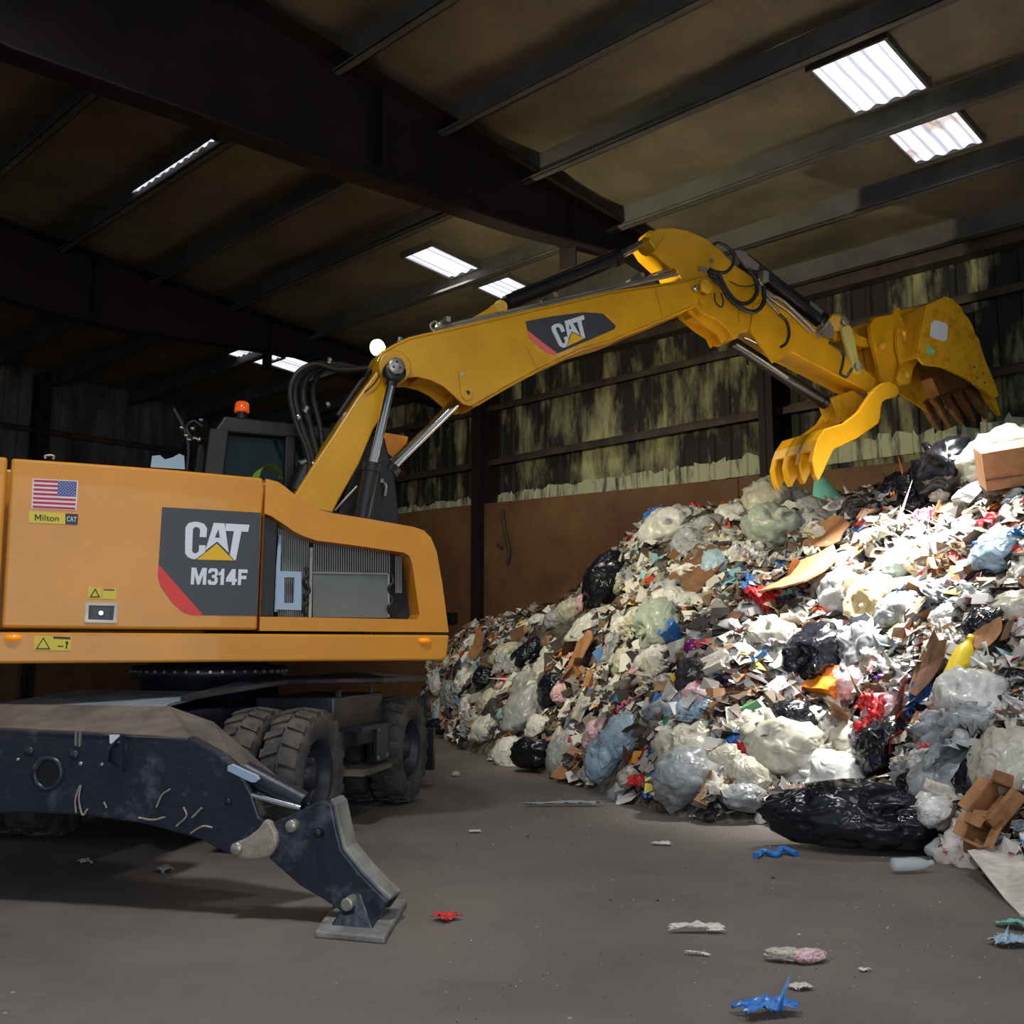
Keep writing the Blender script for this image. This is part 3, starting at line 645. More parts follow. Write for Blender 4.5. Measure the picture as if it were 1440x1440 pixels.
part(MB().hexa(W(975, 385, .1), X*.16, N*.12, Z*.05, STL).tube(W(990, 383, .2), W(1000, 381, .22), .03, STL), 'hose_manifold', boom)
# thumb cylinder below
tcy = cylinder('thumb_cylinder', W(1030, 482, -.0), W(1160, 566, -.0), W(1186, 582, -.0), .075, .04)
part(MB().path(P([(1046, 474), (1056, 478), (1076, 488)], .1), .018, CHR).path(P([(1036, 484), (1070, 505), (1108, 531)], .1), .014, STL), 'cylinder_line', tcy)
part(MB().prism(Wl([(1168, 560), (1200, 548), (1216, 560), (1212, 572), (1195, 590), (1178, 588)], .1), -N*.24, YD), 'thumb_bracket', stick, bevel=.01)
# bucket linkage
lk = MB().prism(Wl([(1164, 450), (1172, 441), (1182, 441), (1190, 450), (1205, 470), (1226, 478), (1222, 488), (1206, 486), (1190, 478), (1176, 480), (1166, 470)], .1), -N*.26, YM); lk.tube(W(1175, 455, .16), W(1175, 455, -.2), .1, YM, seg=24)
part(lk, 'power_link', bevel=.01)
for w in (.24, -.22):
    off = N*(w-.24)
    l2 = MB().prism([p+off for p in Wl([(1184, 462), (1190, 457), (1197, 459), (1203, 480), (1207, 505), (1213, 515), (1210, 526), (1202, 524), (1198, 508), (1190, 485)], .24)], -N*.05, mat('pale_link_yellow', (206, 196, 110), .4) if w > 0 else YM)
    part(l2, 'side_link', bevel=.008)
pin(1207, 515, .27, .05, STL, 'link_pin', EX); pin(1188, 452, .22, .055, STL, 'link_pin', EX)
cpl = MB()
for w in (.2, -.16):
    off = N*(w-.2)
    cpl.prism([p+off for p in Wl([(1224, 458), (1228, 449), (1240, 444), (1256, 442), (1258, 434), (1266, 432), (1266, 442), (1275, 459), (1280, 468), (1282, 480), (1272, 500), (1276, 518), (1282, 526), (1280, 540), (1268, 542), (1258, 536), (1246, 540), (1238, 530), (1232, 500), (1226, 478)], .2)], -N*.06, YM)
cpl.prism(Wl([(1228, 455), (1254, 446), (1262, 480), (1262, 520), (1240, 520), (1232, 480)], .12), -N*.24, YM)
for (px, py, r) in ((1241, 487, .045), (1268, 470, .05), (1272, 529, .055)): cpl.tube(W(px, py, .26), W(px, py, -.24), r, YM, seg=22); cpl.tube(W(px, py, .262), W(px, py, .27), r*.55, YD, seg=16)
part(cpl, 'quick_coupler', bevel=.008)
# bucket
BWN, BWF = .52, -.52
sideb = [(1297, 458), (1303, 429), (1329, 417), (1340, 420), (1346, 427), (1351, 431), (1356, 441), (1362, 447), (1368, 458), (1372, 470), (1377, 477), (1381, 492), (1387, 510), (1398, 535), (1405, 556), (1398, 561), (1388, 552), (1371, 540), (1353, 529), (1324, 516), (1300, 513), (1291, 503), (1290, 497)]
INB = mat('worn_brown_bucket_inside', (138, 96, 52), .6, 0, rgb2=(96, 66, 40), vscale=5, bump=.2)
bu = MB(); vec = N*(BWF-BWN)
bu.prism(Wl(sideb, BWN), -N*.035, YD); bu.prism([p+vec for p in Wl(sideb, BWN)], N*.035, YD)
shell = [(1291, 503), (1290, 497), (1293, 478), (1297, 458), (1303, 429), (1329, 417), (1340, 421), (1353, 436), (1366, 458), (1376, 480), (1385, 510), (1397, 538), (1402, 556)]
bu.strip([p-N*.02 for p in Wl(shell, BWN)], vec+N*.04, -.03, YD, INB)
bucket = part(bu, 'bucket', bevel=.006)
part(MB().prism([p-N*.003 for p in Wl([(1371, 540), (1388, 552), (1397, 560), (1402, 553), (1391, 522), (1380, 512), (1367, 516), (1366, 524)], BWN+.04)], -N*.04, YD).tube(W(1370, 516, BWN+.05), W(1370, 516, BWN), .012, BK, seg=10).tube(W(1383, 525, BWN+.05), W(1383, 525, BWN), .012, BK, seg=10).tube(W(1374, 531, BWN+.05), W(1374, 531, BWN), .012, BK, seg=10).tube(W(1385, 538, BWN+.05), W(1385, 538, BWN), .012, BK, seg=10), 'side_cutter', bucket)
part(MB().prism(Wl([(1310, 455), (1314, 450), (1330, 454), (1333, 458), (1332, 476), (1328, 480), (1312, 475), (1308, 470)], BWN+.005), -N*.005, WHT), 'blank_label', bucket, label='blank whitish square sticker')
part(MB().prism(Wl([(1305, 484), (1315, 494), (1313, 498), (1302, 497)], BWN+.005), -N*.005, mat('green_sticker', (120, 200, 150), .5)), 'triangular_label', bucket, label='small green triangular sticker')
for i in range(6):
    off = N*(-.02-.192*i); a = W(1387, 538, BWN); b = W(1411, 583, BWN); sp = .055
    dv = (b-a).normalized(); up = dv.cross(N).normalized()
    m = MB(); r0 = a+off
    vs = []
    for f_, hw, hh_ in ((0, .05, .055), (.55, .045, .045), (1.0, .025, .012)):
        c = r0+(b-a)*f_
        for sx, sy in ((-1, -1), (1, -1), (1, 1), (-1, 1)): vs.append(c+N*(hw*sx-.05)+up*(hh_*sy))
    fs = [[0, 1, 2, 3], [8, 9, 10, 11]]
    for k in (0, 4):
        for j in range(4): fs.append([k+j, k+(j+1) % 4, k+4+(j+1) % 4, k+4+j])
    m.add(vs, fs, INB if i else YD); part(m, 'bucket_tooth', bucket, bevel=.006)
ears = MB()
for w in (.28, -.24):
    off = N*(w-.28)
    ears.prism([p+off for p in Wl([(1262, 462), (1276, 462), (1300, 455), (1296, 500), (1284, 520), (1280, 540), (1268, 541), (1262, 530), (1268, 510), (1262, 490)], .28)], -N*.05, YD)
ears.prism(Wl([(1258, 438), (1266, 436), (1303, 428), (1300, 450), (1262, 456)], .1), -N*.2, YM)
part(ears, 'bucket_ears', bucket, bevel=.006)
# thumb with four tines
TH_ = [(1242, 538), (1252, 537), (1262, 542), (1265, 551), (1262, 558), (1247, 561), (1241, 566), (1239, 574), (1238, 588), (1235, 596), (1218, 608), (1205, 617), (1192, 623), (1173, 632), (1165, 648), (1158, 664), (1151, 677), (1146, 667), (1142, 648), (1145, 632), (1150, 618), (1160, 603), (1187, 595), (1208, 579), (1221, 559), (1231, 546)]
TN = [(1173, 632), (1165, 648), (1158, 664), (1151, 677), (1146, 667), (1142, 648), (1145, 632), (1150, 618), (1160, 603), (1178, 598), (1190, 610)]
thumb = part(MB().prism(Wl(TH_, .36), -N*.07, YM), 'thumb', bevel=.012)
for k, w in enumerate((.13, -.1, -.33)):
    off = N*(w-.36)
    part(MB().prism([p+off for p in Wl(TN if k < 2 else TH_, .36)], -N*.09, YM), 'thumb_tine', thumb, bevel=.02, seg=2)
th = MB().strip([p-N*.02 for p in Wl([(1145, 632), (1150, 618), (1160, 603), (1187, 595)], .36)], -N*.7, -.03, YM)
th.tube(W(1180, 606, .34), W(1180, 606, .34)-N*.68, .05, YM); th.prism(Wl([(1162, 604), (1186, 597), (1192, 606), (1170, 622)], .33), -N*.66, YM)
part(th, 'thumb_cross_plate', thumb)

# slewing ring
ring = part(MB().lathe(O, Z, [(.3, .9), (.6, .9), (.6, 1.2), (.66, 1.21), (.66, 1.32), (.5, 1.33), (.5, zbot+.02), (.001, zbot+.02)], BB, 64), 'slewing_ring')
bz = (W(300, 942, 0).z+1.21)/2
bm0 = None
for i in range(44):
    a = 2*PI*i/44; p = O+V((math.cos(a)*.665, math.sin(a)*.665, 1.275)); d = V((math.cos(a), math.sin(a), 0))
    if bm0 is None:
        bo_ = MB().tube(p-d*.005, p+d*.012, .013, STL, seg=8); bm0 = part(bo_, 'ring_bolt', ring, origin=None); base_a = a
        bm0loc = bm0.location.copy()
    else:
        c = bm0.copy(); COL.objects.link(c); c.parent = ring
        rot = Matrix.Rotation(a, 3, 'Z'); rel = bm0loc+ring.location+EX.location-V((O.x, O.y, 0)); c.location = rot@rel+V((O.x, O.y, 0))-EX.location-ring.location; c.rotation_euler = (0, 0, a)
# chassis
ch = MB().hexa(K(-.5, -2.7, .55), LL*1.0, UU*4.4, Z*.45, BB)
ch.prism([K(-.9, -.7, .6), K(.9, -.7, .6), K(.9, .8, .6), K(-.9, .8, .6)], Z*.38, BB)
chassis = part(ch, 'chassis', bevel=.02)
part(MB().prism([K(-1.0, -2.4, .99), K(.72, -2.4, .99), K(.55, -1.9, 1.06), K(.3, -.7, 1.1), K(-1.0, -.7, 1.1)], Z*.02, DECK), 'deck_plate', chassis, label='bluish grey deck plate below the slewing ring')
for k in (-1.15, 1.15):
    part(MB().tube(K(-1.0, k, .51), K(1.0, k, .51), .11, BB).hexa(K(-.25, k-.25, .3), LL*.5, UU*.5, Z*.4, BB), 'axle', chassis, bevel=.02)
# side boxes, steps and fenders
part(MB().hexa(K(.55, -.55, .62), LL*.7, UU*1.2, Z*.45, BB), 'tool_box', chassis, bevel=.02)
part(MB().prism([K(.55, -1.75, 1.08), K(.62, -.75, 1.18), K(.62, 1.7, 1.18), K(1.36, 1.75, 1.14), K(1.36, .35, 1.16), K(.85, -.6, 1.17)], Z*.05, BB), 'fender_plate', chassis, bevel=.01)
stp = MB().hexa(K(1.1, -.35, .78), LL*.32, UU*.75, Z*.04, BB).hexa(K(1.1, -.35, .42), LL*.34, UU*.75, Z*.04, DUST).hexa(K(1.2, -.4, .42), LL*.03, UU*.05, Z*.7, BB).hexa(K(1.2, .38, .42), LL*.03, UU*.05, Z*.7, BB)
stp.hexa(K(1.38, .05, .5), LL*.03, UU*.3, Z*.3, BB); stp.tube(K(1.41, .08, .53), K(1.42, .08, .53), .02, STL).tube(K(1.41, .32, .53), K(1.42, .32, .53), .02, STL).tube(K(1.41, .08, .77), K(1.42, .08, .77), .02, STL)
part(stp, 'step', chassis)
# wheels: a pair at each corner
def wheel(l, k, side, d):
    c = K(l, k, .51); ax = LL*side
    rim = MB().lathe(c, ax, [(.05, .03), (.13, .05), (.15, -.01), (.22, -.04), (.235, .02), (.27, .10), (.285, .125), (.30, .12), (.29, .05), (.29, -.11), (.30, -.12)], RIM, 40)
    for i in range(10):
        a = 2*PI*i/10; e = UU*math.cos(a)+Z*math.sin(a); rim.tube(c+e*.185+ax*(-.03), c+e*.185+ax*.02, .014, STL, seg=8)
    rim.lathe(c, ax, [(.001, .1), (.09, .09), (.1, .03), (.11, -.02)], RIM, 24)
    ro = part(rim, 'wheel')
    t = MB().lathe(c, ax, [(.295, .115), (.32, .145), (.40, .155), (.455, .145), (.485, .13), (.49, .06), (.49, -.06), (.485, -.13), (.455, -.145), (.40, -.155), (.32, -.145), (.295, -.115)], TIRE, 56)
    nl = 22
    for i in range(nl):
        for s in (-1, 1):
            a0 = 2*PI*(i+(.5 if s > 0 else 0))/nl
            vs = []
            for r in (.47, .515):
                for (da, h) in ((0, s*.008), (.12, s*.008), (.20, s*.145), (.07, s*.145)):
                    a = a0+da; e = UU*math.cos(a)+Z*math.sin(a); vs.append(c+e*(r-(.02 if abs(h) > .1 else 0))+ax*h)
            t.add(vs, [[0, 1, 2, 3], [4, 5, 6, 7], [0, 1, 5, 4], [1, 2, 6, 5], [2, 3, 7, 6], [3, 0, 4, 7]], TIRE)
    part(t, 'tire', ro)
for side in (1, -1):
    for k in (-1.15, 1.15):
        wheel(1.25*side, k, side, 0); wheel(.88*side, k, side, 0)
# stabiliser: beam at the near end, mirrored about the machine's centre line
KS = -3.15
def mirror(pts): return [p-LL*(2*(p-OC).dot(LL)) for p in pts]
def kp(L, k=KS): return [KP(x, y, k) for x, y in L]
half = [(-33, 1024), (0, 1025), (120, 1030), (265, 1037), (310, 1062), (335, 1084), (352, 1112), (365, 1150), (388, 1166), (388, 1190), (376, 1204), (356, 1209), (336, 1207), (310, 1196), (280, 1180), (200, 1158), (120, 1147), (60, 1144), (-33, 1143)]
hp = kp(half); c0 = -(hp[0]-OC).dot(LL)
m = MB(); both = hp+list(reversed(mirror(hp)))
m.prism(both, UU*.10, BDIRT)
beam = part(m, 'stabilizer_beam', chassis, bevel=.012)
e = [hp[0], hp[3], hp[4], hp[5]]
def back(p, dz, k): return p+UU*k+Z*dz
cvp = MB(); sl_ = [mirror([hp[3]])[0], hp[3]]; bk_ = [mirror([KP(238, 993, KS+.55)])[0], KP(238, 993, KS+.55)]
cvp.prism([sl_[0], sl_[1], bk_[1], bk_[0]], -Z*.02, DUST)
q = [hp[3], hp[5], KP(437, 1132, KS+.45), KP(300, 1015, KS+.6), bk_[1]]
cvp.add(q+[p-Z*.02 for p in q], [[0, 1, 2, 3, 4], [9, 8, 7, 6, 5]], DUST)
q2 = mirror(q); cvp.add(q2, [[0, 1, 2, 3, 4]], DUST)
part(cvp, 'beam_cover_plate', chassis, label='dusty sloping top plate')
part(MB().hexa(K(-.9, KS+.1, .55), LL*1.8, UU*.9, Z*.38, BB), 'beam_core', chassis)
dt = MB(); c = KP(68, 1088, KS)
dt.lathe(c, -UU, [(.075, -.02), (.075, .015), (.098, .02), (.102, -.01)], BDIRT, 28).lathe(c, -UU, [(.001, .002), (.074, .002)], BK, 28)
for px, py, r in ((41, 1057, .03), (104, 1062, .03), (26, 1068, .01), (114, 1074, .012), (144, 1075, .01), (321, 1128, .02)):
    part(MB().lathe(KP(px, py, KS), -UU, [(.001, .012), (r*.9, .012), (r, 0)], BDIRT if r > .02 else (BK if px > 300 else STL), 16), 'bolt_head', beam)
part(dt, 'access_port', beam); dt = MB()
dt.prism(kp([(154, 1033), (168, 1033), (168, 1044), (160, 1047), (154, 1045)], KS-.004), UU*.004, WHT)
dt.prism(kp([(105, 1029), (108, 1029), (107, 1049), (105, 1049)], KS-.012), UU*.012, STL).prism(kp([(111, 1029), (114, 1029), (112, 1050), (110, 1050)], KS-.012), UU*.012, STL)
part(dt, 'edge_tab', beam); dt = MB()
dt.strip([p-UU*.0 for p in kp([(176, 1035), (158, 1052), (156, 1070), (165, 1080), (176, 1081)])], -UU*.03, .012, BDIRT)
dt.strip(kp([(178, 1034), (178, 1081)]), -UU*.05, .012, BDIRT)
part(dt, 'lifting_loop', beam)
# bent straw scrapes stuck on the beam
sc = MB()
for L in ([(112, 1105), (106, 1125), (107, 1143)], [(114, 1104), (111, 1124), (116, 1146), (123, 1138)], [(220, 1135), (228, 1118), (239, 1110)], [(195, 1150), (215, 1153), (232, 1149)], [(248, 1162), (262, 1148), (258, 1135)], [(270, 1150), (284, 1136)], [(268, 1172), (285, 1162), (299, 1164)], [(146, 1128), (150, 1136)]):
    sc.path(kp(L, KS-.008), .006, CAST, seg=6)
part(sc, 'stuck_straw', beam)
leg = [(381, 1158), (413, 1144), (450, 1126), (460, 1127), (466, 1134), (472, 1165), (480, 1196), (505, 1228), (532, 1256), (545, 1268), (530, 1290), (483, 1284), (450, 1262), (422, 1246), (378, 1207), (388, 1186)]
lp_ = kp(leg, KS-.02)
for pts, nm in ((lp_, 0), (mirror(lp_), 1)):
    lg = MB().prism(pts, UU*.03, BDIRT).prism([p+UU*.2 for p in pts], UU*.03, BDIRT)
    lg.strip([p+UU*.03 for p in pts[3:10]], UU*.17, .02, PADM); lg.strip([p+UU*.03 for p in pts[12:15]], UU*.17, -.02, BDIRT)
    lo_ = part(lg, 'stabilizer_leg', chassis, bevel=.008)
    f_ = (lambda L: L) if nm == 0 else mirror
    cs = MB().prism(f_(kp([(325, 1187), (345, 1179), (362, 1166), (372, 1152), (380, 1156), (388, 1172), (390, 1188), (380, 1204), (362, 1210), (338, 1209), (323, 1200)], KS-.05)), UU*.05, CAST)
    part(cs, 'pivot_cheek', lo_, label='bare beige cast pivot cheek', bevel=.015)
    pc = f_(kp([(332, 1194), (409, 1162), (446, 1172)], KS-.06))
    pm = MB()
    for p, r, mt_ in zip(pc, (.036, .034, .024), (STL, STL, BK)): part(MB().lathe(p+UU*.03, -UU, [(.001, .04), (r*.8, .04), (r, .03), (r, -.01)], mt_, 20), 'pivot_pin', lo_)
    lkp = f_(kp([(320, 1077), (325, 1075), (360, 1091), (363, 1096), (359, 1100), (353, 1100), (320, 1084)], KS-.04))
    part(MB().prism(lkp, UU*.03, BRK), 'locking_bar', lo_)
    a, b, cc = f_(kp([(345, 1085), (437, 1134), (356, 1118)], KS+.08))
    part(MB().tube(a+Z*.0, a.lerp(b, .9), .06, BB), 'stabilizer_cylinder', lo_)
    r1, r2 = f_(kp([(355, 1118), (423, 1137)], KS+.02)); part(MB().tube(r1, r2, .018, CHR), 'piston_rod', lo_)
pad = [ground(442, 1319, .0), ground(541, 1328, .0), ground(572, 1273, .0), ground(474, 1272, .0)]
def ctr(L): return sum(L, V((0, 0, 0)))/len(L)
for nm in (0, 1):
    P4 = pad if nm == 0 else mirror(pad); g_ = ctr(P4)
    pm = MB().prism(P4, Z*.035, PADM)
    g_ = g_.lerp(P4[0], .12); inn = [g_.lerp(p, .6)+Z*.035 for p in P4]; tp = [g_.lerp(p, .16)+Z*.17 for p in P4]
    pm.add(inn+tp, [[0, 1, 5, 4], [1, 2, 6, 5], [2, 3, 7, 6], [3, 0, 4, 7], [4, 5, 6, 7]], BDIRT)
    pm.tube(g_-UU*.15+Z*.13, g_+UU*.15+Z*.13, .035, STL)
    part(pm, 'stabilizer_foot', chassis, bevel=.01)
# blade at the far end (mostly hidden)
part(MB().prism([K(-1.2, 2.5, .15), K(1.2, 2.5, .15), K(1.2, 2.5, .6), K(-1.2, 2.5, .6)], UU*.08, BB).hexa(K(-.3, 1.6, .4), LL*.6, UU*.9, Z*.2, BB), 'dozer_blade', chassis)

# ------------------------------------------------------------ the refuse heap
foot_px = [(560, 1005), (610, 1030), (660, 1058), (740, 1082), (830, 1112), (920, 1142), (1000, 1158), (1070, 1158), (1200, 1162), (1320, 1208), (1440, 1238), (1600, 1290), (1900, 1400)]
crest_px = [(560, 960), (610, 935), (660, 905), (720, 885), (780, 855), (830, 835), (900, 760), (950, 738), (1080, 716), (1160, 716), (1230, 704), (1280, 696), (1330, 668), (1380, 652), (1440, 640), (1700, 600), (2100, 640)]
FA, FD = [], []
for x, y in foot_px: p = ground(x, y); FA.append(p.x/p.y); FD.append(p.y)
CA, CDD, CZ = [], [], []
for x, y in crest_px: p = wall(x, y, 1.5); CA.append(p.x/p.y); CDD.append(p.y); CZ.append(p.z)
def hn(x, y): return .16*noise.noise((x*.7, y*.7, 5))+.10*noise.noise((x*1.9, y*1.9, 9))+.05*noise.noise((x*5, y*5, 2))
def height(x, y):
    a = x/max(y, .1); d0 = float(np.interp(a, FA, FD)); d1 = float(np.interp(a, CA, CDD)); zc = float(np.interp(a, CA, CZ)); t = (y-d0)/(d1-d0)
    if t < 0: return -.05
    if t < 1: s = 1-(1-t)**1.35
    else: s = 1-.06*(t-1)
    return zc*s+hn(x, y)*min(1, t*8)
def onpile(px, py, lift=0):
    r = ray(px, py); r = r/r.y; y = 4.5
    while y < 19:
        p = EYE+r*y
        if p.z < height(p.x, p.y)+lift and p.z >= -.05: return p
        if p.z < 0: return EYE+r*(y-.02)
        y += .03
    return onpile(px, py+6, lift)
def nrm(x, y):
    e = .25; return V((-(height(x+e, y)-height(x-e, y))/(2*e), -(height(x, y+e)-height(x, y-e))/(2*e), 1)).normalized()
PILE = mat('compacted_refuse', (120, 112, 100), .9, 0, rgb2=(52, 46, 42), vscale=9, bump=.8, bscale=26, thresh=(.4, .62), detail=10)
m = MB(); NA, NT = 200, 130; vs = []
for i in range(NA+1):
    a = FA[0]+(FA[-1]-FA[0])*i/NA; d0 = float(np.interp(a, FA, FD))-.05
    # distance where this ray meets the push wall
    rr = V((a, 1, 0)); dw = ((C1+WI*.4).dot(WI))/rr.dot(WI)
    for j in range(NT+1):
        y = d0+(dw-d0)*j/NT; vs.append((a*y, y, height(a*y, y) if j else -.03))
m.add(vs, [[i*(NT+1)+j, (i+1)*(NT+1)+j, (i+1)*(NT+1)+j+1, i*(NT+1)+j+1] for i in range(NA) for j in range(NT)], PILE, True)
tag(m.build('refuse_heap'), 'compacted brown and grey mass of the refuse heap under the loose bags and scraps', 'refuse heap', kind='stuff')

# plastics, paper and card: sheet shaders with fine creases
def plastic(name, rgb, rough=.36, tr=0, rgb2=None, bump=.55):
    m = mat(name, rgb, rough, 0, rgb2=rgb2 or tuple(c*.88 for c in rgb), vscale=6, bump=bump, bscale=4.5, coat=.1, thresh=(.3, .6))
    for n in m.node_tree.nodes:
        if n.type == 'TEX_NOISE' and abs(n.inputs['Scale'].default_value-4.5) < .01:
            n.noise_type = 'RIDGED_MULTIFRACTAL'; n.inputs['Detail'].default_value = 3; n.inputs['Distortion'].default_value = 1.2
        if n.type == 'BUMP': n.inputs['Distance'].default_value = .05
    return m
PB = {'white': plastic('bag_white', (214, 214, 210)), 'off-white': plastic('bag_offwhite', (190, 186, 168)), 'light grey': plastic('bag_grey', (158, 162, 164)), 'pale blue': plastic('bag_blue', (160, 186, 204)),
      'greyish green': plastic('bag_green', (162, 172, 158)), 'black': plastic('bag_black', (24, 26, 34), .24, bump=.8), 'dark grey': plastic('bag_darkgrey', (60, 60, 62)), 'cream': plastic('bag_cream', (228, 206, 150)), 'pink and white': plastic('bag_pink', (222, 200, 204), rgb2=(206, 120, 130))}
CARD = mat('corrugated_card', (178, 128, 84), .8, 0, rgb2=(138, 96, 62), vscale=3, bump=.15)
CARDD = mat('dirty_card', (126, 88, 58), .85, 0, rgb2=(88, 62, 44), vscale=4, bump=.2)
PAPER = mat('paper_white', (222, 218, 208), .75, 0, rgb2=(180, 172, 158), vscale=6, bump=.3)
PAPERP = mat('printed_paper', (214, 208, 200), .6, 0, rgb2=(168, 60, 56), vscale=9, thresh=(.36, .42))
COLR = {'red': mat('print_red', (200, 36, 40), .5, rgb2=(222, 200, 190), vscale=5, thresh=(.34, .38)), 'orange': mat('print_orange', (232, 132, 28), .5, rgb2=(240, 190, 150), vscale=6, thresh=(.34, .38)), 'blue': mat('print_blue', (44, 112, 190), .5, rgb2=(196, 214, 226), vscale=6, thresh=(.34, .40)),
        'yellow': mat('print_yellow', (240, 208, 40), .45), 'green': mat('print_green', (50, 140, 76), .5), 'purple': mat('print_purple', (120, 74, 160), .5), 'pink': mat('print_pink', (222, 110, 150), .5), 'teal': mat('teal_cloth', (110, 186, 168), .6, bump=.3), 'rust red': mat('rust_red_card', (186, 74, 46), .6, rgb2=(150, 52, 36), vscale=5)}
RAG = {'dark': mat('rag_dark', (50, 46, 50), .95, bump=.5), 'brown': mat('rag_brown', (104, 82, 62), .95, bump=.5), 'grey': mat('rag_grey', (132, 128, 124), .95, bump=.5)}
CLR = mat('clear_plastic', (214, 222, 226), .15, alpha=.45, coat=.3)

def mesh_bag(seed, sx=1, sy=1, sz=.62, knot=True, crump=1, sub=4):
    bm = bmesh.new(); bmesh.ops.create_icosphere(bm, subdivisions=sub, radius=.5); rnd = random.Random(seed); o = V((rnd.uniform(0, 90), rnd.uniform(0, 90), rnd.uniform(0, 90)))
    kd = V((rnd.uniform(-.8, .8), rnd.uniform(-.8, .8), rnd.uniform(.2, .9))).normalized(); kn = kd.orthogonal()
    for v in bm.verts:
        p = v.co*2; n = p.normalized()
        r = 1+.26*noise.noise(p*1.0+o)*crump
        wv = V((noise.noise(p*2+o), noise.noise(p*2-o), noise.noise(p*2+o*2)))*.35
        for s, a in ((1.9, .13), (4.2, .05), (9, .022)):
            r += a*crump*(.45-min(1, abs(noise.noise((p+wv)*s+o))*3.4))*-1
        for s, a in ((1.7, .22), (3.6, .13), (7.5, .06)):
            r += a*crump*(noise.voronoi((p+wv*.5)*s+o)[0][0]-.4)
        ph = math.atan2(n.dot(kn), n.dot(kd.cross(kn))); an_ = n.angle(kd)
        r += .05*crump*max(0, 1-an_/1.6)*(abs(math.sin(ph*4.5+3*noise.noise(p*2+o)))-.5)
        q = n*.5*r
        if knot:
            an = n.angle(kd); k = max(0, 1-an/.55)
            if k > 0:
                tw = .5+.5*math.sin(7*math.atan2(n.dot(kn), n.dot(kd.cross(kn)))); q = q*(1-.35*math.sin(PI*min(1, k*1.1)))+kd*(k**1.6*.12*(.4+.8*tw))
        q.x *= sx; q.y *= sy; q.z *= sz
        fl = -.27*sz/.62
        if q.z < fl: q.z = fl+(q.z-fl)*.2
        v.co = q
    me = bpy.data.meshes.new('bag'); bm.to_mesh(me); bm.free(); me.polygons.foreach_set('use_smooth', [True]*len(me.polygons)); return me
def mesh_film(seed, n=20, amp=.2, asp=.7):
    rnd = random.Random(seed); o = V((rnd.uniform(0, 90), rnd.uniform(0, 90), 0)); vs = []; fs = []
    dirs = [(rnd.uniform(0, PI), rnd.uniform(2.5, 7), rnd.uniform(.3, 1)) for _ in range(5)]
    for i in range(n+1):
        for j in range(n+1):
            x, y = i/n-.5, j/n-.5; ed = 1+.35*noise.noise(V((x*3, y*3, 0))+o)
            z = sum(a*abs(((x*math.cos(d)+y*math.sin(d))*f) % 1-.5) for d, f, a in dirs)*amp*.6+.35*amp*noise.noise(V((x*2, y*2, 4))+o)*2
            z += -(x*x+y*y)*.5
            vs.append((x*ed+.12*noise.noise(V((x*4, y*4, 8))+o), (y*ed+.12*noise.noise(V((x*4, y*4, 15))+o))*asp, z))
    for i in range(n):
        for j in range(n):
            if max(abs(i-n/2+.5), abs(j-n/2+.5)) > n/2-2 and noise.noise(V((i*.5, j*.5, 3))+o) > .12: continue
            fs.append([i*(n+1)+j, (i+1)*(n+1)+j, (i+1)*(n+1)+j+1, i*(n+1)+j+1])
    me = bpy.data.meshes.new('film'); me.from_pydata(vs, [], fs)
    bm = bmesh.new(); bm.from_mesh(me); bmesh.ops.delete(bm, geom=[v for v in bm.verts if not v.link_faces], context='VERTS'); bmesh.ops.recalc_face_normals(bm, faces=bm.faces)
    bmesh.ops.solidify(bm, geom=bm.faces, thickness=.006); bm.to_mesh(me); bm.free(); me.polygons.foreach_set('use_smooth', [True]*len(me.polygons)); return me
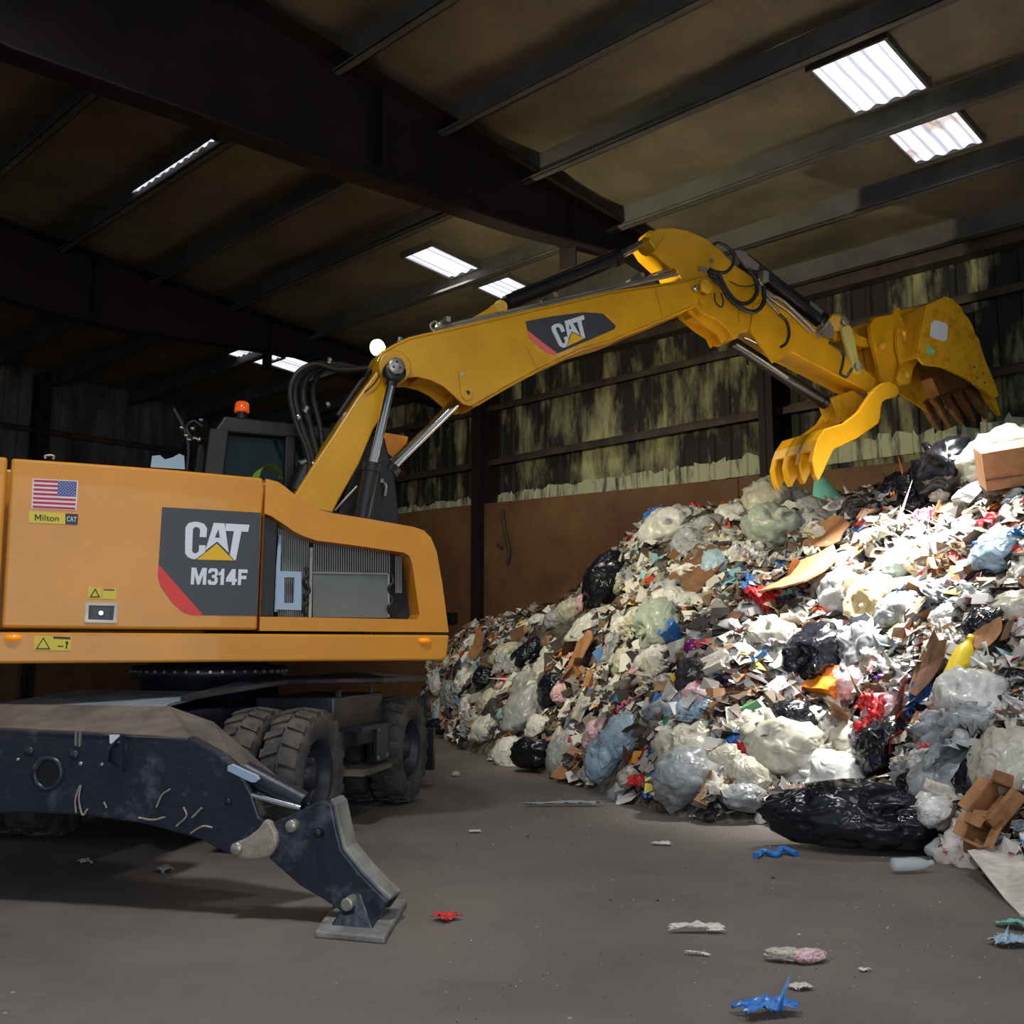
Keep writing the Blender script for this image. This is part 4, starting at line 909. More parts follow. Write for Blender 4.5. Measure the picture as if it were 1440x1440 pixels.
def mesh_card(seed):
    rnd = random.Random(seed); b = MB(); w, h = 1, rnd.uniform(.45, .8); k = .1 if seed < 208 else .6 if seed < 213 else .9
    t = .018
    if k < .45:       # two or three hinged panels with a torn edge
        x = 0; z = 0; ang = 0; pts = [(0, 0)]
        for _ in range(rnd.choice((1, 2, 2, 3))):
            ang += rnd.uniform(-.9, .9); L = rnd.uniform(.3, .5); x += L*math.cos(ang); z += L*math.sin(ang); pts.append((x, z))
        n = len(pts)
        low = [V((p[0]-.5, -h/2+rnd.uniform(-.06, .06), p[1])) for p in pts]; up_ = [V((p[0]-.5, h/2+rnd.uniform(-.1, .1), p[1])) for p in pts]
        for i in range(n-1): b.add([low[i], low[i+1], up_[i+1], up_[i], low[i]+Z*t, low[i+1]+Z*t, up_[i+1]+Z*t, up_[i]+Z*t], [[0, 1, 2, 3], [4, 5, 6, 7], [0, 1, 5, 4], [1, 2, 6, 5], [2, 3, 7, 6], [3, 0, 4, 7]], CARD)
    elif k < .75:     # torn flat sheet, slightly curled
        n = 12; vs = [V((0, 0, 0))]
        for i in range(n):
            a = 2*PI*i/n; r = .5*rnd.uniform(.75, 1.1)/max(abs(math.cos(a)), abs(math.sin(a)))**.6; x, y = r*math.cos(a), r*math.sin(a)*h; vs.append(V((x, y, .25*x*x+.12*y*x)))
        fs = [[0, 1+i, 1+(i+1) % n] for i in range(n)]; m2 = len(vs)
        b.add(vs+[v+Z*t for v in vs], fs+[[c+m2 for c in f] for f in fs]+[[1+i, 1+(i+1) % n, 1+(i+1) % n+m2, 1+i+m2] for i in range(n)], CARD)
    else:             # squashed open box with flaps
        q = [V((-.4, -.28, 0)), V((.4, -.3, 0)), V((.42, .28, 0)), V((-.42, .26, 0))]; u = [p*rnd.uniform(.8, 1)+V((rnd.uniform(-.08, .08), 0, .35)) for p in q]
        for i in range(4):
            j = (i+1) % 4; n_ = (q[j]-q[i]).cross(Z).normalized()*t
            b.prism([q[i], q[j], u[j], u[i]], -n_, CARD)
            o_ = n_.normalized()*rnd.uniform(.12, .22)+Z*rnd.uniform(-.1, .15); b.prism([u[i], u[j], u[j]+o_-(u[j]-u[i])*.05, u[i]+o_+(u[j]-u[i])*.05], Z*t, CARD)
        b.prism(q, Z*t, CARD)
    me = bpy.data.meshes.new('card'); me.from_pydata(b.v, [], b.f)
    bm = bmesh.new(); bm.from_mesh(me); bmesh.ops.recalc_face_normals(bm, faces=bm.faces); bm.to_mesh(me); bm.free()
    return me
def mesh_carton(seed):
    rnd = random.Random(seed); bm = bmesh.new(); bmesh.ops.create_cube(bm, size=1)
    bmesh.ops.subdivide_edges(bm, edges=bm.edges, cuts=5, use_grid_fill=True)
    sx, sy, sz = .9, rnd.uniform(.4, .65), rnd.uniform(.22, .4); o = V((seed, 3, 1))
    for v in bm.verts:
        v.co += V((noise.noise(v.co*2+o), noise.noise(v.co*2-o), noise.noise(v.co*2+o*2)))*.13
        v.co.x *= sx; v.co.y *= sy; v.co.z *= sz
    me = bpy.data.meshes.new('carton'); bm.to_mesh(me); bm.free(); return me
def mesh_bottle(seed, cap=True):
    b = MB(); rnd = random.Random(seed)
    b.lathe((0, 0, 0), (1, 0, 0), [(.001, -.5), (.12, -.5), (.14, -.46), (.135, -.2), (.145, -.05), (.14, .15), (.12, .25), (.055, .36), (.05, .42)], CLR, 20)
    b.lathe((0, 0, 0), (1, 0, 0), [(.06, .41), (.06, .48), (.001, .49)], CLR, 16)
    me = bpy.data.meshes.new('bottle'); me.from_pydata([v+V((0, 0, .035*noise.noise(v*5))) for v in b.v], [], b.f); me.polygons.foreach_set('use_smooth', [True]*len(me.polygons)); return me
def mesh_cup(seed):
    b = MB(); b.lathe((0, 0, 0), Z, [(.001, -.4), (.28, -.4), (.4, .38), (.43, .4), (.43, .43), (.38, .4), (.26, -.36), (.001, -.36)], CLR, 24)
    me = bpy.data.meshes.new('cup'); me.from_pydata(b.v, [], b.f); me.polygons.foreach_set('use_smooth', [True]*len(me.polygons)); return me
MV = {'bag': [mesh_bag(i, random.Random(i).uniform(.8, 1.25), random.Random(i+50).uniform(.75, 1.05), random.Random(i+9).uniform(.55, .8), i % 3 != 0, random.Random(i+3).uniform(.8, 1.3)) for i in range(14)],
      'film': [mesh_film(100+i, 18, random.Random(i).uniform(.25, .5), random.Random(i+4).uniform(.5, .9)) for i in range(14)],
      'card': [mesh_card(200+i) for i in range(16)], 'carton': [mesh_carton(i) for i in range(7)], 'bottle': [mesh_bottle(i) for i in range(4)], 'cup': [mesh_cup(0)]}
MC = {}
def getmesh(kind, idx, m):
    k = (kind, idx, m.name)
    if k not in MC:
        me = MV[kind][idx].copy(); me.materials.clear(); me.materials.append(m); me.name = kind+'_'+m.name; MC[k] = me
    return MC[k]
def place(name, me, p, size, n=None, label=None, cat=None, group=None, rz=None, tilt=.35, rnd=random, scale=None, flat=False):
    o = bpy.data.objects.new(name, me); COL.objects.link(o); o.location = p
    n = n or V((0, 0, 1)); nn = (n+V((rnd.uniform(-1, 1), rnd.uniform(-1, 1), rnd.uniform(-.4, .4)))*tilt).normalized()
    q = Z.rotation_difference(nn)@ (Matrix.Rotation(rnd.uniform(0, 2*PI) if rz is None else rz, 3, 'Z').to_quaternion())
    o.rotation_euler = q.to_euler(); o.scale = scale if scale else (size, size, size)
    tag(o, label, cat, group); return o
# --- things one can point at on the heap
def bagat(px, py, size, colour, label, idx, name='plastic_bag', sc=None, rz=None, lift=.25, cat='bag', tilt=.15, cust=None):
    p = onpile(px, py) ; n = nrm(p.x, p.y) if p.z > .05 else Z
    if not cust: size *= min(1, p.y/11.5)
    me = cust or getmesh('bag', idx, PB[colour]); 
    if cust: me.materials.clear(); me.materials.append(PB[colour])
    base = V((p.x, p.y, max(0, height(p.x, p.y))+size*.24*(sc[2] if sc else 1)))
    return place(name, me, base, size, n if base.z > .3 else Z, label, cat, None, rz, tilt, random.Random(idx+int(px)), tuple(size*k for k in sc) if sc else None)
taken = []
def T(px, py, r): taken.append((px, py, r))
bagat(1200, 1195, 1.0, 'black', 'large shiny black rubbish bag lying on the floor at the front foot of the heap', 3, 'rubbish_bag', rz=-.25, tilt=.02, cust=mesh_bag(77, 1.12, .52, .46, True, .75, 5)); T(1200, 1185, 60)
bagat(755, 1078, .62, 'black', 'round shiny black rubbish bag on the floor at the left foot of the heap', 4, 'rubbish_bag', sc=(1.15, .9, .95), tilt=.02); T(755, 1065, 30)
bagat(625, 1034, .5, 'black', 'small round black rubbish bag beside the rear wheel of the excavator', 5, 'rubbish_bag', tilt=.02)
for px, py, s, l, i in ((1335, 690, .95, 'black rubbish bag at the crest of the heap next to the large pale bag', 1), (1282, 712, .6, 'black rubbish bag on the crest left of a bigger black one', 2), (855, 838, .8, 'crumpled black bag on the left shoulder of the heap against the wall', 6), (1150, 948, .8, 'flattened black bag half way up the middle of the heap', 7),
        (1240, 1075, .7, 'black bag low on the heap above the large shiny black bag', 8), (1290, 1130, .6, 'torn black bag just right of and above the large shiny black bag', 9), (1380, 1118, .6, 'black bag beside white sheet near the right foot of the heap', 10), (680, 962, .4, 'small black bag on the left tail of the heap', 11), (742, 930, .45, 'black bag next to torn card on the left tail of the heap', 12), (778, 985, .5, 'upright dark bag on the lower left slope', 0), (1120, 1040, .6, 'dark bag under white film on the lower middle slope', 13), (1395, 895, .45, 'dark bag on the bright upper right slope', 2)):
    bagat(px, py, s, 'black', l, i, 'rubbish_bag'); T(px, py, 22)
for px, py, s, c, l, i in ((1416, 672, .9, 'greyish green', 'very large pale bag at the top right crest of the heap', 2), (1078, 722, .85, 'off-white', 'big grey white bag on the crest below the thumb tines', 5), (937, 760, .8, 'white', 'large white bag on top of the left shoulder of the heap', 8), (1085, 762, .8, 'greyish green', 'flattened greenish grey bag just below the crest', 1),
        (1272, 805, .5, 'pale blue', 'pale blue tied bag in the sunlit patch of the heap', 4), (1225, 868, .7, 'cream', 'cream coloured bag glowing in the sunlit patch', 7), (870, 1060, .55, 'pale blue', 'pale blue bag at the foot of the heap, upper of two', 10), (850, 1085, .5, 'pale blue', 'pale blue bag at the foot of the heap, lower of two', 11),
        (962, 1120, .75, 'light grey', 'large pale grey bag at the very front foot of the heap', 13), (1045, 1138, .5, 'light grey', 'grey white bag at the front foot beside the large pale grey one', 4), (1165, 1120, .8, 'white', 'translucent white bag of mixed rubbish just behind the shiny black bag', 5), (1320, 1160, .55, 'white', 'white bag right of the large shiny black bag', 6),
        (1420, 1100, .9, 'off-white', 'large off white bag at the right edge low on the heap', 8), (1365, 1010, .8, 'white', 'big white bag on the right slope above grey film', 11), (1100, 1075, .72, 'off-white', 'long crumpled off white bag across the lower middle slope', 2), (735, 1020, .6, 'light grey', 'grey white bag above the black bag at the left foot', 0), (680, 1040, .5, 'white', 'white bag at the left foot of the heap next to the wheel', 7),
        (1185, 855, .6, 'light grey', 'grey bag left of the cream bag', 13), (840, 1050, .4, 'pink and white', 'pink and white bag low on the left slope', 3), (1240, 1020, .5, 'pink and white', 'pink printed bag on the lower right slope', 9), (925, 895, .6, 'greyish green', 'greenish bag half way up the left slope', 4), (1330, 700, .35, 'white', 'small white bag lying on black bags at the crest', 10),
        (800, 870, .45, 'off-white', 'off white bag by the wall on the left shoulder', 11), (825, 900, .5, 'white', 'white bag hanging down the left shoulder', 12), (780, 830+50, .4, 'light grey', 'grey bag near the wall at the left end', 1), (960, 1075, .6, 'off-white', 'off white printed bag above the front foot of the heap', 12), (1400, 800, .6, 'pale blue', 'pale blue bag at the right edge of the upper slope', 9)):
    bagat(px, py, s, c, l, i); T(px, py, 24)
def thingat(kind, idx, m, px, py, size, name, label, cat, rz=None, tilt=.3, up=.1, sc=None, nz=None):
    p = onpile(px, py); n = nz or nrm(p.x, p.y); size *= min(1, p.y/11.5); b = V((p.x, p.y, max(0, height(p.x, p.y))))+n*size*up+n*.09
    return place(name, getmesh(kind, idx, m), b, size, n, label, cat, None, rz, tilt, random.Random(int(px*3+py)), tuple(size*k for k in sc) if sc else None)
# box at the upper right, a solid closed carton
p = onpile(1418, 705); bx = MB(); ax = V((.94, -.3, .12)).normalized(); ay = V((.25, .9, .3)).normalized(); az = ax.cross(ay).normalized()
o_ = V((p.x-.35, p.y-.3, height(p.x, p.y)+.05)); bx.hexa(o_, ax*1.0, ay*.5, az*.38, CARD); bx.hexa(o_+az*.1-ay*.005, ax*1.0, ay*.01, az*.015, CARDD); bx.hexa(o_+az*.38+ax*.1+ay*.2, ax*.5, ay*.07, az*.004, PAPER)
tag(bx.build('cardboard_box', bevel=.01), 'closed brown cardboard box at the top right edge of the heap', 'box')
# teal lampshade-like cone of cloth
p = onpile(1160, 724); cn = MB(); base = V((p.x, p.y, height(p.x, p.y)+.12)); dv = V((.35, .1, -.2)); n = 18; vs = []
for i in range(n+1):
    a = PI+PI*i/n; vs.append(base+V((.3*math.cos(a), .2*math.sin(a), -.14))+V((.1, 0, .06*math.cos(a))))
    vs.append(base+V((-.05+.07*math.cos(a), .05*math.sin(a), .36)))
cn.add(vs, [[2*i, 2*i+2, 2*i+3, 2*i+1] for i in range(n)], COLR['teal'], True); co = cn.build('cloth_cone'); so_ = co.modifiers.new('s', 'SOLIDIFY'); so_.thickness = .01
tag(co, 'teal cone shaped fabric standing on the crest under the thumb tip', 'fabric')
for a in ((8, CARD, 1135, 830, 1.15, 'long flattened brown carton below the crest, lying diagonally', .5), (11, CARD, 1165, 772, .75, 'curved sheet of tan cardboard under the crest', .9), (9, CARD, 1218, 785, .45, 'square tan card piece left of the pale blue tied bag', .2), (7, CARD, 1210, 1003, .55, 'flat tan card on the lower right slope beside red wrapping', .1),
          (9, CARDD, 1325, 952, .75, 'dirty brown carton strip beside the yellow bottle', 0), (12, CARD, 1300, 870, .35, 'small orange tan card square in the bright patch', .4), (8, CARD, 1395, 912, .5, 'folded tan card at the right, above the yellow bottle', .3), (2, CARDD, 975, 830, .8, 'dirty card flap on the upper left slope', .6), (0, CARD, 690, 918, .6, 'tan card on the left tail of the heap', .5),
          (4, CARDD, 750, 900, .6, 'bent brown card on the left tail near the wall', .8), (13, CARD, 1425, 1160, .6, 'open brown box at the right edge near the foot of the heap', .2), (14, CARD, 1395, 1200, .5, 'crushed brown box at the right foot of the heap', .7), (1, CARDD, 1040, 870, .6, 'dark brown card piece in the middle of the heap', .6), (11, CARD, 830, 925, .6, 'torn card strip on the left shoulder slope', .6)):
    thingat('card', a[0], a[1], a[2], a[3], a[4], 'cardboard_piece', a[5], 'cardboard', tilt=.3, rz=a[6]); T(a[2], a[3], 18)
for a in (('film', 3, COLR['red'], 1078, 855, .5, 'food_wrapper', 'red and white plastic wrapper on the middle slope left of the bright patch', 'wrapper'), ('carton', 1, COLR['orange'], 1160, 978, .42, 'snack_carton', 'orange snack carton, left one of a pair on the middle slope', 'carton'), ('carton', 2, COLR['orange'], 1192, 972, .42, 'snack_carton', 'orange snack carton, right one of a pair on the middle slope', 'carton'),
          ('card', 0, COLR['rust red'], 1300, 995, .5, 'printed_carton', 'torn rust red carton on the right slope', 'carton'), ('card', 5, COLR['rust red'], 1280, 1025, .4, 'printed_carton', 'folded rust red carton just below another', 'carton'), ('film', 2, COLR['red'], 1246, 1022, .42, 'food_wrapper', 'bright red wrapper next to rust red cartons', 'wrapper'), ('film', 5, PB['light grey'], 1350, 1060, .95, 'plastic_sheet', 'large sheet of grey plastic on the lower right slope', 'sheet'),
          ('film', 1, PB['light grey'], 1215, 925, .9, 'plastic_sheet', 'long grey sheet in the centre of the heap', 'sheet'), ('carton', 3, PAPER, 1005, 955, .5, 'foam_tray', 'white rectangular foam tray on the centre left slope', 'tray'), ('film', 7, COLR['blue'], 1187, 1028, .22, 'food_wrapper', 'small bright blue wrapper on the lower slope', 'wrapper'), ('carton', 4, COLR['blue'], 1040, 1050, .3, 'drink_carton', 'blue and white carton on the lower middle slope', 'carton'),
          ('carton', 5, COLR['red'], 1048, 1062, .25, 'drink_carton', 'red and white carton beside a blue one', 'carton'), ('carton', 6, PAPER, 795, 1045, .25, 'paper_box', 'small white square box above the left black bag', 'box'), ('carton', 0, PAPER, 828, 1005, .3, 'paper_box', 'white tilted box on the lower left slope', 'box'), ('film', 9, COLR['purple'], 1255, 965, .25, 'food_wrapper', 'purple wrapper in the centre right', 'wrapper'), ('film', 11, COLR['purple'], 1230, 1045, .25, 'food_wrapper', 'purple strip low beside black bag', 'wrapper'),
          ('carton', 2, COLR['yellow'], 958, 967, .16, 'yellow_tub', 'small yellow tub on the left slope', 'tub'), ('cup', 0, COLR['blue'], 955, 905, .3, 'plastic_jug', 'upright pale blue jug on the left slope', 'jug'), ('carton', 3, COLR['green'], 978, 1078, .16, 'green_lid', 'small green plastic lid near the front foot', 'lid'), ('film', 12, COLR['green'], 1255, 690, .3, 'food_wrapper', 'green wrapper on the crest', 'wrapper'), ('film', 13, COLR['red'], 905, 1110, .2, 'food_wrapper', 'red scrap at the foot of the heap beside a pale grey bag', 'wrapper'),
          ('film', 6, COLR['pink'], 1312, 740, .25, 'food_wrapper', 'pink wrapper in brown bowl near the crest', 'wrapper'), ('film', 8, COLR['orange'], 1265, 705, .4, 'food_wrapper', 'yellow orange wrapper on the crest left of black bags', 'wrapper'), ('film', 4, COLR['red'], 1400, 745, .35, 'food_wrapper', 'red wrapper below the cardboard box at the top right', 'wrapper'), ('film', 10, PAPER, 1340, 1140, .6, 'paper_sheet', 'long white paper strip near the right foot', 'paper')):
    thingat(a[0], a[1], a[2], a[3], a[4], a[5], a[6], a[7], a[8]); T(a[3], a[4], 14)
p = onpile(975, 928); b = MB().lathe((p.x, p.y, height(p.x, p.y)+.1), Z, [(.0001, -.11)]+[(.11*math.cos(a*PI/12), .11*math.sin(a*PI/12)) for a in range(-5, 6)]+[(.0001, .11)], mat('purple_rubber', (132, 34, 110), .2, coat=.6), 28); tag(b.build('ball'), 'shiny purple ball on the left slope', 'ball')
thingat('bottle', 0, COLR['yellow'], 1362, 945, .7, 'detergent_bottle', 'yellow plastic bottle lying on the right slope', 'bottle', rz=.6, tilt=.1)
p = ground(1285, 1228); place('water_bottle', getmesh('bottle', 1, CLR), p+Z*.06, .3, Z, 'clear crushed plastic bottle on the floor right of the large shiny black bag', 'bottle', rz=.2, tilt=.02)
# leaning white board at the right edge
wb = MB(); L = [V((3.02, 6.05, .36)), V((3.75, 6.25, .42)), V((3.9, 5.5, .02)), V((3.05, 5.62, .02)), V((2.88, 5.85, .22))]
L = [ground(1378, 1240)+Z*.05+V((0, .15, .1)), ground(1440, 1240)+V((.1, .35, .16)), ground(1480, 1250)+V((.3, .3, .15)), ground(1470, 1300), ground(1435, 1288), ground(1415, 1270)+Z*.01]
wb.prism(L, Z*.012+V((0, .01, 0)), PAPER); tag(wb.build('white_board'), 'dirty white board leaning on the foot of the heap at the right edge', 'board')
bs = MB().path([ground(1062, 1208)+Z*.02, ground(1075, 1203)+Z*.03, ground(1092, 1206)+Z*.02, ground(1100, 1201)+Z*.04, ground(1120, 1205)+Z*.02], .022, COLR['blue']); tag(bs.build('blue_strap'), 'bright blue plastic strap on the floor left of the large shiny black bag', 'strap')

# --- the many individual bags, films, cards, cartons
def zone(px, py):
    fx = float(np.interp(px, [a for a, b in foot_px], [b for a, b in foot_px])); cx_ = float(np.interp(px, [a for a, b in crest_px], [b for a, b in crest_px])); u = (fx-py)/(fx-cx_)
    v = 'near the foot' if u < .25 else 'on the lower slope' if u < .5 else 'on the upper slope' if u < .8 else 'near the crest'
    h = 'the left tail' if px < 820 else 'the left half' if px < 1040 else 'the middle' if px < 1230 else 'the right side'
    return '%s of %s' % (v, h), u
rnd = random.Random(5); placed = []
def scatter(count, pick, minpx):
    got = 0; tries = 0
    while got < count and tries < count*60:
        tries += 1
        a = rnd.uniform(FA[1], .52); d0 = float(np.interp(a, FA, FD)); d1 = float(np.interp(a, CA, CDD))
        y = math.sqrt(rnd.uniform(d0*d0, d1*d1)); x = a*y; z = height(x, y)
        if z < 0: continue
        px, py = project((x, y, z+.1))
        if px > 1450 or px < 610: continue
        if any((px-q[0])**2+(py-q[1])**2 < q[2]**2 for q in taken): continue
        if any((px-q[0])**2+(py-q[1])**2 < (minpx*9/y)**2 for q in placed): continue
        zn, u = zone(px, py); pick(x, y, z, px, py, zn, u); placed.append((px, py)); got += 1
def pickbag(x, y, z, px, py, zn, u):
    left = px < 1000
    c = rnd.choices(['white', 'off-white', 'light grey', 'pale blue', 'greyish green', 'pink and white', 'dark grey'], [26, 26, 26, 6 if u < .5 else 2, 6 if u > .5 else 2, 4, 6 if left else 3])[0]
    s = rnd.choice((.2, .24, .28, .34, .42, .52)); n = nrm(x, y); i = rnd.randrange(14)
    sz = 'large' if s > .4 else 'small' if s < .26 else 'medium'
    place('plastic_bag', getmesh('bag', i, PB[c]), V((x, y, z+s*.12)), s, n, '%s %s bag %s of the heap' % (sz, c, zn), 'bag', '%s %s plastic bags %s' % (sz, c, zn), None, .5, rnd)
def pickfilm(x, y, z, px, py, zn, u):
    c, m_ = rnd.choices([('white plastic', PB['white']), ('grey plastic', PB['light grey']), ('white paper', PAPER), ('red printed', PAPERP), ('blue printed', COLR['blue']), ('off-white plastic', PB['off-white']), ('brown cloth', RAG['brown']), ('dark cloth', RAG['dark']), ('red', COLR['red']), ('grey cloth', RAG['grey']), ('pink', COLR['pink'])], [26, 18, 20, 10, 2.5, 16, 22 if u > .4 and px < 1060 else 5, 9, 2.5, 5, 1])[0]
    s = rnd.choice((.2, .28, .36, .45)); i = rnd.randrange(14)
    place('crumpled_sheet', getmesh('film', i, m_), V((x, y, z+s*.22)), s, nrm(x, y), 'crumpled %s sheet %s of the heap' % (c, zn), 'sheet', 'crumpled %s sheets %s' % (c, zn), None, .8, rnd)
def pickcard(x, y, z, px, py, zn, u):
    d = rnd.random() < .45; s = rnd.choice((.16, .22, .3, .42)); i = rnd.choice((0, 1, 2, 3, 4, 5, 6, 7, 8, 9, 10, 11, 12, 2, 5, 13, 15)); c = 'dirty brown' if d else 'tan'
    place('cardboard_piece', getmesh('card', i, CARDD if d else CARD), V((x, y, z+.06)), s, nrm(x, y), '%s torn cardboard piece %s of the heap' % (c, zn), 'cardboard', '%s cardboard pieces %s' % (c, zn), None, .7, rnd)
def pickbox(x, y, z, px, py, zn, u):
    c, m_ = rnd.choices([('white', PAPER), ('red', COLR['red']), ('orange', COLR['orange']), ('blue', COLR['blue']), ('yellow', COLR['yellow']), ('green', COLR['green']), ('red and white', PAPERP)], [14, 4, 3, 4, 2, 1.5, 7])[0]
    s = rnd.choice((.12, .16, .2, .26)); i = rnd.randrange(7)
    place('small_carton', getmesh('carton', i, m_), V((x, y, z+.07)), s, nrm(x, y), 'small %s carton %s of the heap' % (c, zn), 'carton', 'small %s cartons %s' % (c, zn), None, .9, rnd)
def pickbot(x, y, z, px, py, zn, u):
    if rnd.random() < .6: place('plastic_bottle', getmesh('bottle', rnd.randrange(4), rnd.choice((CLR, PAPER))), V((x, y, z+.1)), .28, nrm(x, y), 'discarded plastic bottle lying %s of the heap' % zn, 'bottle', 'plastic bottles %s' % zn, None, .5, rnd)
    else: place('foam_cup', getmesh('cup', 0, PAPER), V((x, y, z+.1)), .14, nrm(x, y), 'white disposable cup %s of the heap' % zn, 'cup', 'white cups %s' % zn, None, 1.2, rnd)
scatter(240, pickbag, 17); scatter(298, pickfilm, 12); scatter(150, pickcard, 12); scatter(120, pickbox, 11); scatter(34, pickbot, 11)

# --- loose small scraps: nobody could count them
pal = [((214, 212, 206), 22), ((176, 174, 166), 17), ((140, 136, 128), 14), ((104, 84, 66), 16), ((160, 118, 82), 9), ((50, 44, 42), 15), ((200, 60, 54), 2.2), ((222, 140, 50), 1.5), ((70, 120, 180), 1.6), ((230, 210, 90), 1.0), ((130, 180, 190), 1.5), ((210, 150, 160), 1.3), ((80, 140, 90), .7)]
pc_, pwt = zip(*pal)
LIT = bpy.data.materials.new('scrap_colours'); LIT.use_nodes = True
at = LIT.node_tree.nodes.new('ShaderNodeAttribute'); at.attribute_name = 'scrap'; LIT.node_tree.links.new(at.outputs['Color'], LIT.node_tree.nodes['Principled BSDF'].inputs['Base Color']); LIT.node_tree.nodes['Principled BSDF'].inputs['Roughness'].default_value = .6
rnd = random.Random(31); vs, fs, cols = [], [], []
count = 0
while count < 27000:
    a = rnd.uniform(FA[1]-.01, .66); d0 = float(np.interp(a, FA, FD)); d1 = float(np.interp(a, CA, CDD))+.5
    y = math.sqrt(rnd.uniform(d0*d0, d1*d1)); x = a*y; z = height(x, y)
    if z < 0: continue
    sx_, sy_ = project((x, y, z+.1))
    if any(abs(sx_-q[0]) < q[2]*1.1 and -q[2]*.9 < sy_-q[1] < q[2]*1.0 for q in taken): continue
    c = lin(rnd.choices(pc_, pwt)[0]); s = rnd.choice((.03, .045, .06, .08, .11, .14))*min(1, y/10.5); n = (nrm(x, y)+V((rnd.uniform(-1, 1), rnd.uniform(-1, 1), rnd.uniform(-.3, 1)))*.9).normalized()
    q = Z.rotation_difference(n)@Matrix.Rotation(rnd.uniform(0, 6.3), 3, 'Z').to_quaternion()
    w, h = s, s*rnd.uniform(.25, 1); b = len(vs); p0 = V((x, y, z+rnd.uniform(0, .17)))
    grid = [(-w, -h, 0), (0, -h*rnd.uniform(.6, 1.2), s*rnd.uniform(-.5, .7)), (w, -h, s*rnd.uniform(-.4, .4)), (-w, h*rnd.uniform(.5, 1.1), s*rnd.uniform(-.4, .4)), (0, h, s*rnd.uniform(-.5, .7)), (w*rnd.uniform(.5, 1.2), h, 0)]
    vs += [p0+q@V(g) for g in grid]; fs += [[b, b+1, b+4, b+3], [b+1, b+2, b+5, b+4]]; cols += [c]*6; count += 1
me = bpy.data.meshes.new('loose_scraps'); c0_ = V((4, 11, 0)); me.from_pydata([v-c0_ for v in vs], [], fs); ca = me.color_attributes.new('scrap', 'FLOAT_COLOR', 'POINT'); ca.data.foreach_set('color', [k for c in cols for k in c]); me.materials.append(LIT)
lo = bpy.data.objects.new('loose_scraps', me); COL.objects.link(lo); lo.location = c0_
tag(lo, 'loose small scraps of paper, film and card strewn all over the refuse heap', 'litter', kind='stuff')

# --- litter on the open floor
def floorbit(name, kind, idx, m_, px, py, s, label, cat, sc=(1, 1, .4), rz=None):
    g_ = ground(px, py); place(name, getmesh(kind, idx, m_), V((g_.x, g_.y, s*.12*sc[2]/.4+.004)), s, Z, label, cat, None, rz, .02, random.Random(int(px)), tuple(s*k for k in sc))
floorbit('food_wrapper', 'film', 2, COLR['red'], 626, 1294, .13, 'small red scrap of plastic on the floor right of the stabiliser foot', 'wrapper')
floorbit('crumpled_paper', 'bag', 4, PB['off-white'], 641, 1092, .09, 'small white crumpled paper on the floor near the rear wheel', 'paper', (1, 1, 1))
floorbit('crumpled_paper', 'film', 4, PAPER, 118, 1214, .13, 'white paper scrap on the floor below the stabiliser beam', 'paper')
floorbit('clear_wrap', 'film', 6, PB['light grey'], 232, 1226, .12, 'clear crumpled wrap on the floor under the machine', 'wrap')
floorbit('crumpled_bag', 'bag', 5, PB['off-white'], 1110, 1352, .2, 'crumpled off white bag scrap on the floor, left half', 'bag', (1, .6, .5), 0)
floorbit('crumpled_bag', 'bag', 8, PB['pink and white'], 1138, 1353, .18, 'crumpled pinkish bag scrap lying against an off white one', 'bag', (1, .6, .5), .3)
floorbit('food_wrapper', 'film', 8, COLR['blue'], 1076, 1428, .24, 'bright blue and white wrapper on the floor at the bottom edge', 'wrapper', (1, .7, .5), .3)
floorbit('paper_strip', 'film', 9, PAPER, 980, 1312, .28, 'ragged off white paper strip on the floor in the foreground', 'paper', (1, .3, .3), 0)
floorbit('paper_strip', 'film', 3, PAPER, 981, 1344, .12, 'short white strip just below a longer ragged one', 'paper', (1, .3, .3), -.3)
floorbit('crumpled_paper', 'film', 1, PAPER, 1126, 1391, .1, 'folded white paper scrap above the blue wrapper', 'paper')
floorbit('crumpled_paper', 'film', 10, PAPER, 1216, 1366, .06, 'tiny white scrap right of the pinkish bag scrap', 'paper')
floorbit('food_wrapper', 'film', 12, PB['pale blue'], 1425, 1330, .2, 'pale blue wrapper on the floor at the right edge', 'wrapper')
floorbit('food_wrapper', 'film', 5, COLR['teal'], 1432, 1306, .18, 'teal wrapper on the floor at the right edge below the white board', 'wrapper')
floorbit('flattened_sheet', 'film', 0, PB['light grey'], 790, 1134, .7, 'long thin flattened film on the floor in front of the left slope', 'sheet', (1, .16, .12), .05)
floorbit('crumpled_paper', 'film', 11, PAPER, 930, 1189, .16, 'small white scrap on the floor in front of the front bags', 'paper', (1, .4, .3), 0)
floorbit('crumpled_paper', 'film', 13, PAPER, 668, 1171, .1, 'pale scrap on the open floor in the centre', 'paper')
floorbit('crumpled_paper', 'film', 7, PAPER, 690, 1070, .22, 'white flat scrap beside the left black bag', 'paper', (1, .5, .3))
floorbit('crumpled_paper', 'film', 2, PB['white'], 850, 1110, .38, 'white torn bag at the foot under the pale blue bags', 'bag', (1, .6, .5))
floorbit('crumpled_paper', 'film', 3, PAPER, 985, 1152, .2, 'white label scrap under the front grey bags', 'paper', (1, .6, .4))
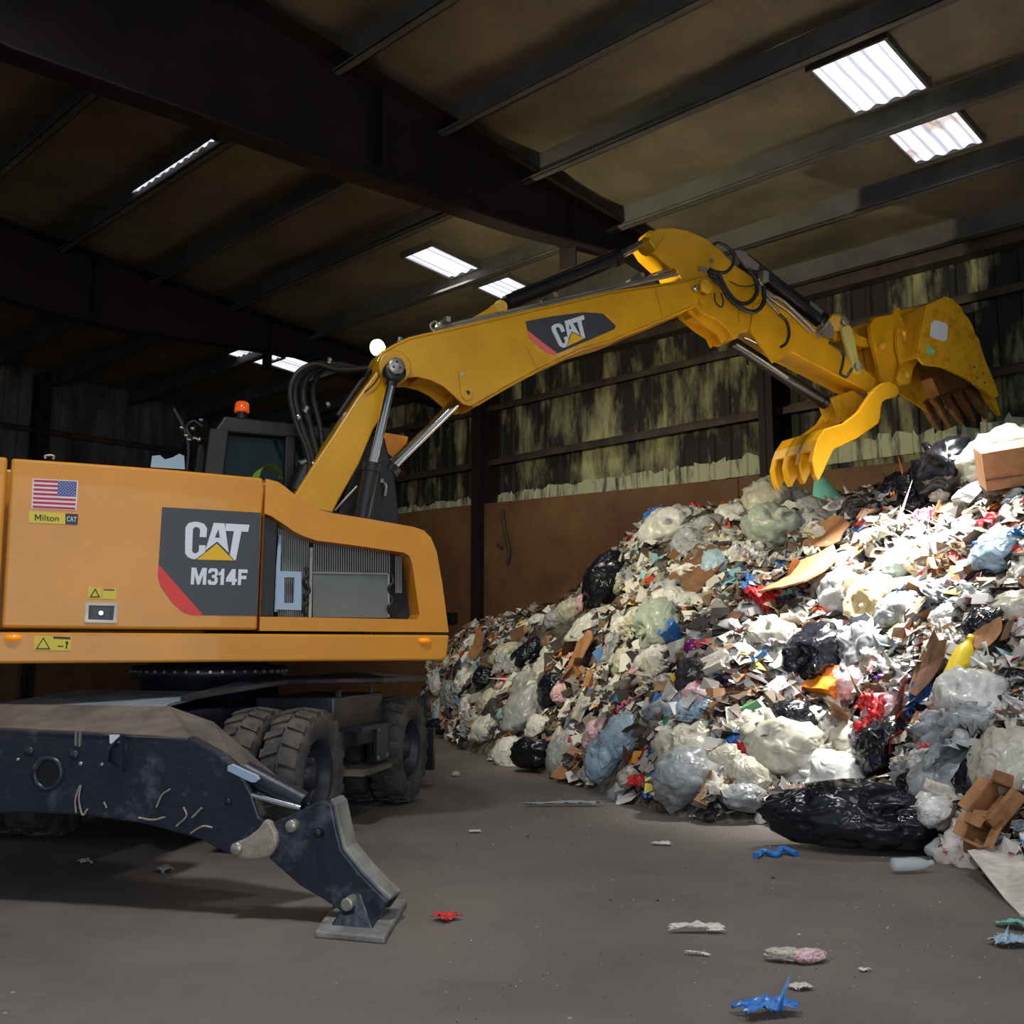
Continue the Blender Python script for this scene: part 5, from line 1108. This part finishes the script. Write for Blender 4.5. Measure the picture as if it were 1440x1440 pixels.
# crumbs
rnd = random.Random(12); vs, fs = [], []; cb = MB(); GR = mat('crumb_pale', (172, 166, 154), .8); GD = mat('crumb_dark', (44, 40, 38), .8)
for _ in range(520):
    px, py = rnd.uniform(0, 1440), rnd.uniform(1110, 1440)
    if px > 560 or py > 1200:
        g_ = ground(px, py)
        if height(g_.x, g_.y) > 0: continue
        s = rnd.uniform(.002, .006)*(2.2 if rnd.random() < .1 else 1)*ground(px, py).y/6; m_ = GR if rnd.random() < .62 else GD
        e = [V((rnd.uniform(.5, 1.3)*k[0]*s, rnd.uniform(.5, 1.3)*k[1]*s, k[2]*s)) for k in ((1, 0, 0), (0, 1, 0), (-1, 0, 0), (0, -1, 0), (0, 0, 1), (0, 0, -.2))]
        cb.add([g_+v+Z*.003 for v in e], [[0, 1, 4], [1, 2, 4], [2, 3, 4], [3, 0, 4], [1, 0, 5], [2, 1, 5], [3, 2, 5], [0, 3, 5]], m_)
tag(cb.build('grit'), 'fine grit and crumbs scattered over the concrete floor', 'grit', kind='stuff')
# small box on the push wall, hook plate by the column
k = wall(637, 869, .33); bxx = MB().hexa(k-WD*.14-Z*.1, WD*.28, WI*.14, Z*.2, BK).lathe(k+WI*.14, WI, [(.03, 0), (.03, .015), (.001, .015)], BB, 12)
tag(bxx.build('junction_box', bevel=.01), 'small black box fixed to the push wall beside the front of the excavator', 'box')
k = wall(709, 760, .40); cbm = MB(); cbm.path([wall(706, 715, .42), wall(710, 745, .42), wall(716, 775, .42), wall(712, 793, .42)], .03, GIRT).path([wall(700, 765, .45), wall(706, 770, .45)], .03, GIRT)
tag(cbm.build('hanging_strap'), 'rusty strap hanging beside the column on the push wall', 'strap')

# ------------------------------------------------------------ light
def area(name, loc, target, sx, sy, power, col, spread=PI):
    l = bpy.data.lights.new(name, 'AREA'); l.shape = 'RECTANGLE'; l.size = sx; l.size_y = sy; l.energy = power; l.color = col; l.spread = spread
    o = bpy.data.objects.new(name, l); COL.objects.link(o); o.location = loc; o.rotation_euler = (V(target)-V(loc)).to_track_quat('-Z', 'Y').to_euler(); return o
AIM = onpile(1275, 815)
area('door_daylight', (2.5, -7, 2.6), (1.5, 10, 1.6), 9, 5, 370, (.93, .97, 1))
for t, o_, pw_, sp in ((9.8, 4.1, 140, .62), (9.85, 2.65, 125, .7), (2.65, 3.85, 26, 2.6), (2.75, 2.6, 20, 2.6), (9.6, 12.2, 175, 2.6), (13.2, 9.0, 80, 2.6), (16.5, 5.5, 50, 2.6)):  # last three are added fill lamps under unseen panels, brightening the floor
    c = wp(t, o_, roofz(o_)-.3); area('skylight_and_added_fill', c, AIM if sp < 1 else c-Z, .8, .8, pw_, (1, .97, .9) if sp < 1 else (.98, .99, 1), sp)
sp = bpy.data.lights.new('work_lamp_beam', 'SPOT'); sp.energy = 800; sp.spot_size = 2.3; sp.spot_blend = .8; sp.color = (1, .9, .6); sp.shadow_soft_size = .06
so2 = bpy.data.objects.new('work_lamp_beam', sp); COL.objects.link(so2); so2.location = wl+X*.08+N*.08; so2.rotation_euler = (X*1.0+V((0, .75, -.12))).to_track_quat('-Z', 'Y').to_euler()
w_ = bpy.data.worlds.new('world'); SC.world = w_; w_.use_nodes = True; w_.node_tree.nodes['Background'].inputs[0].default_value = (.75, .85, 1, 1); w_.node_tree.nodes['Background'].inputs[1].default_value = .35
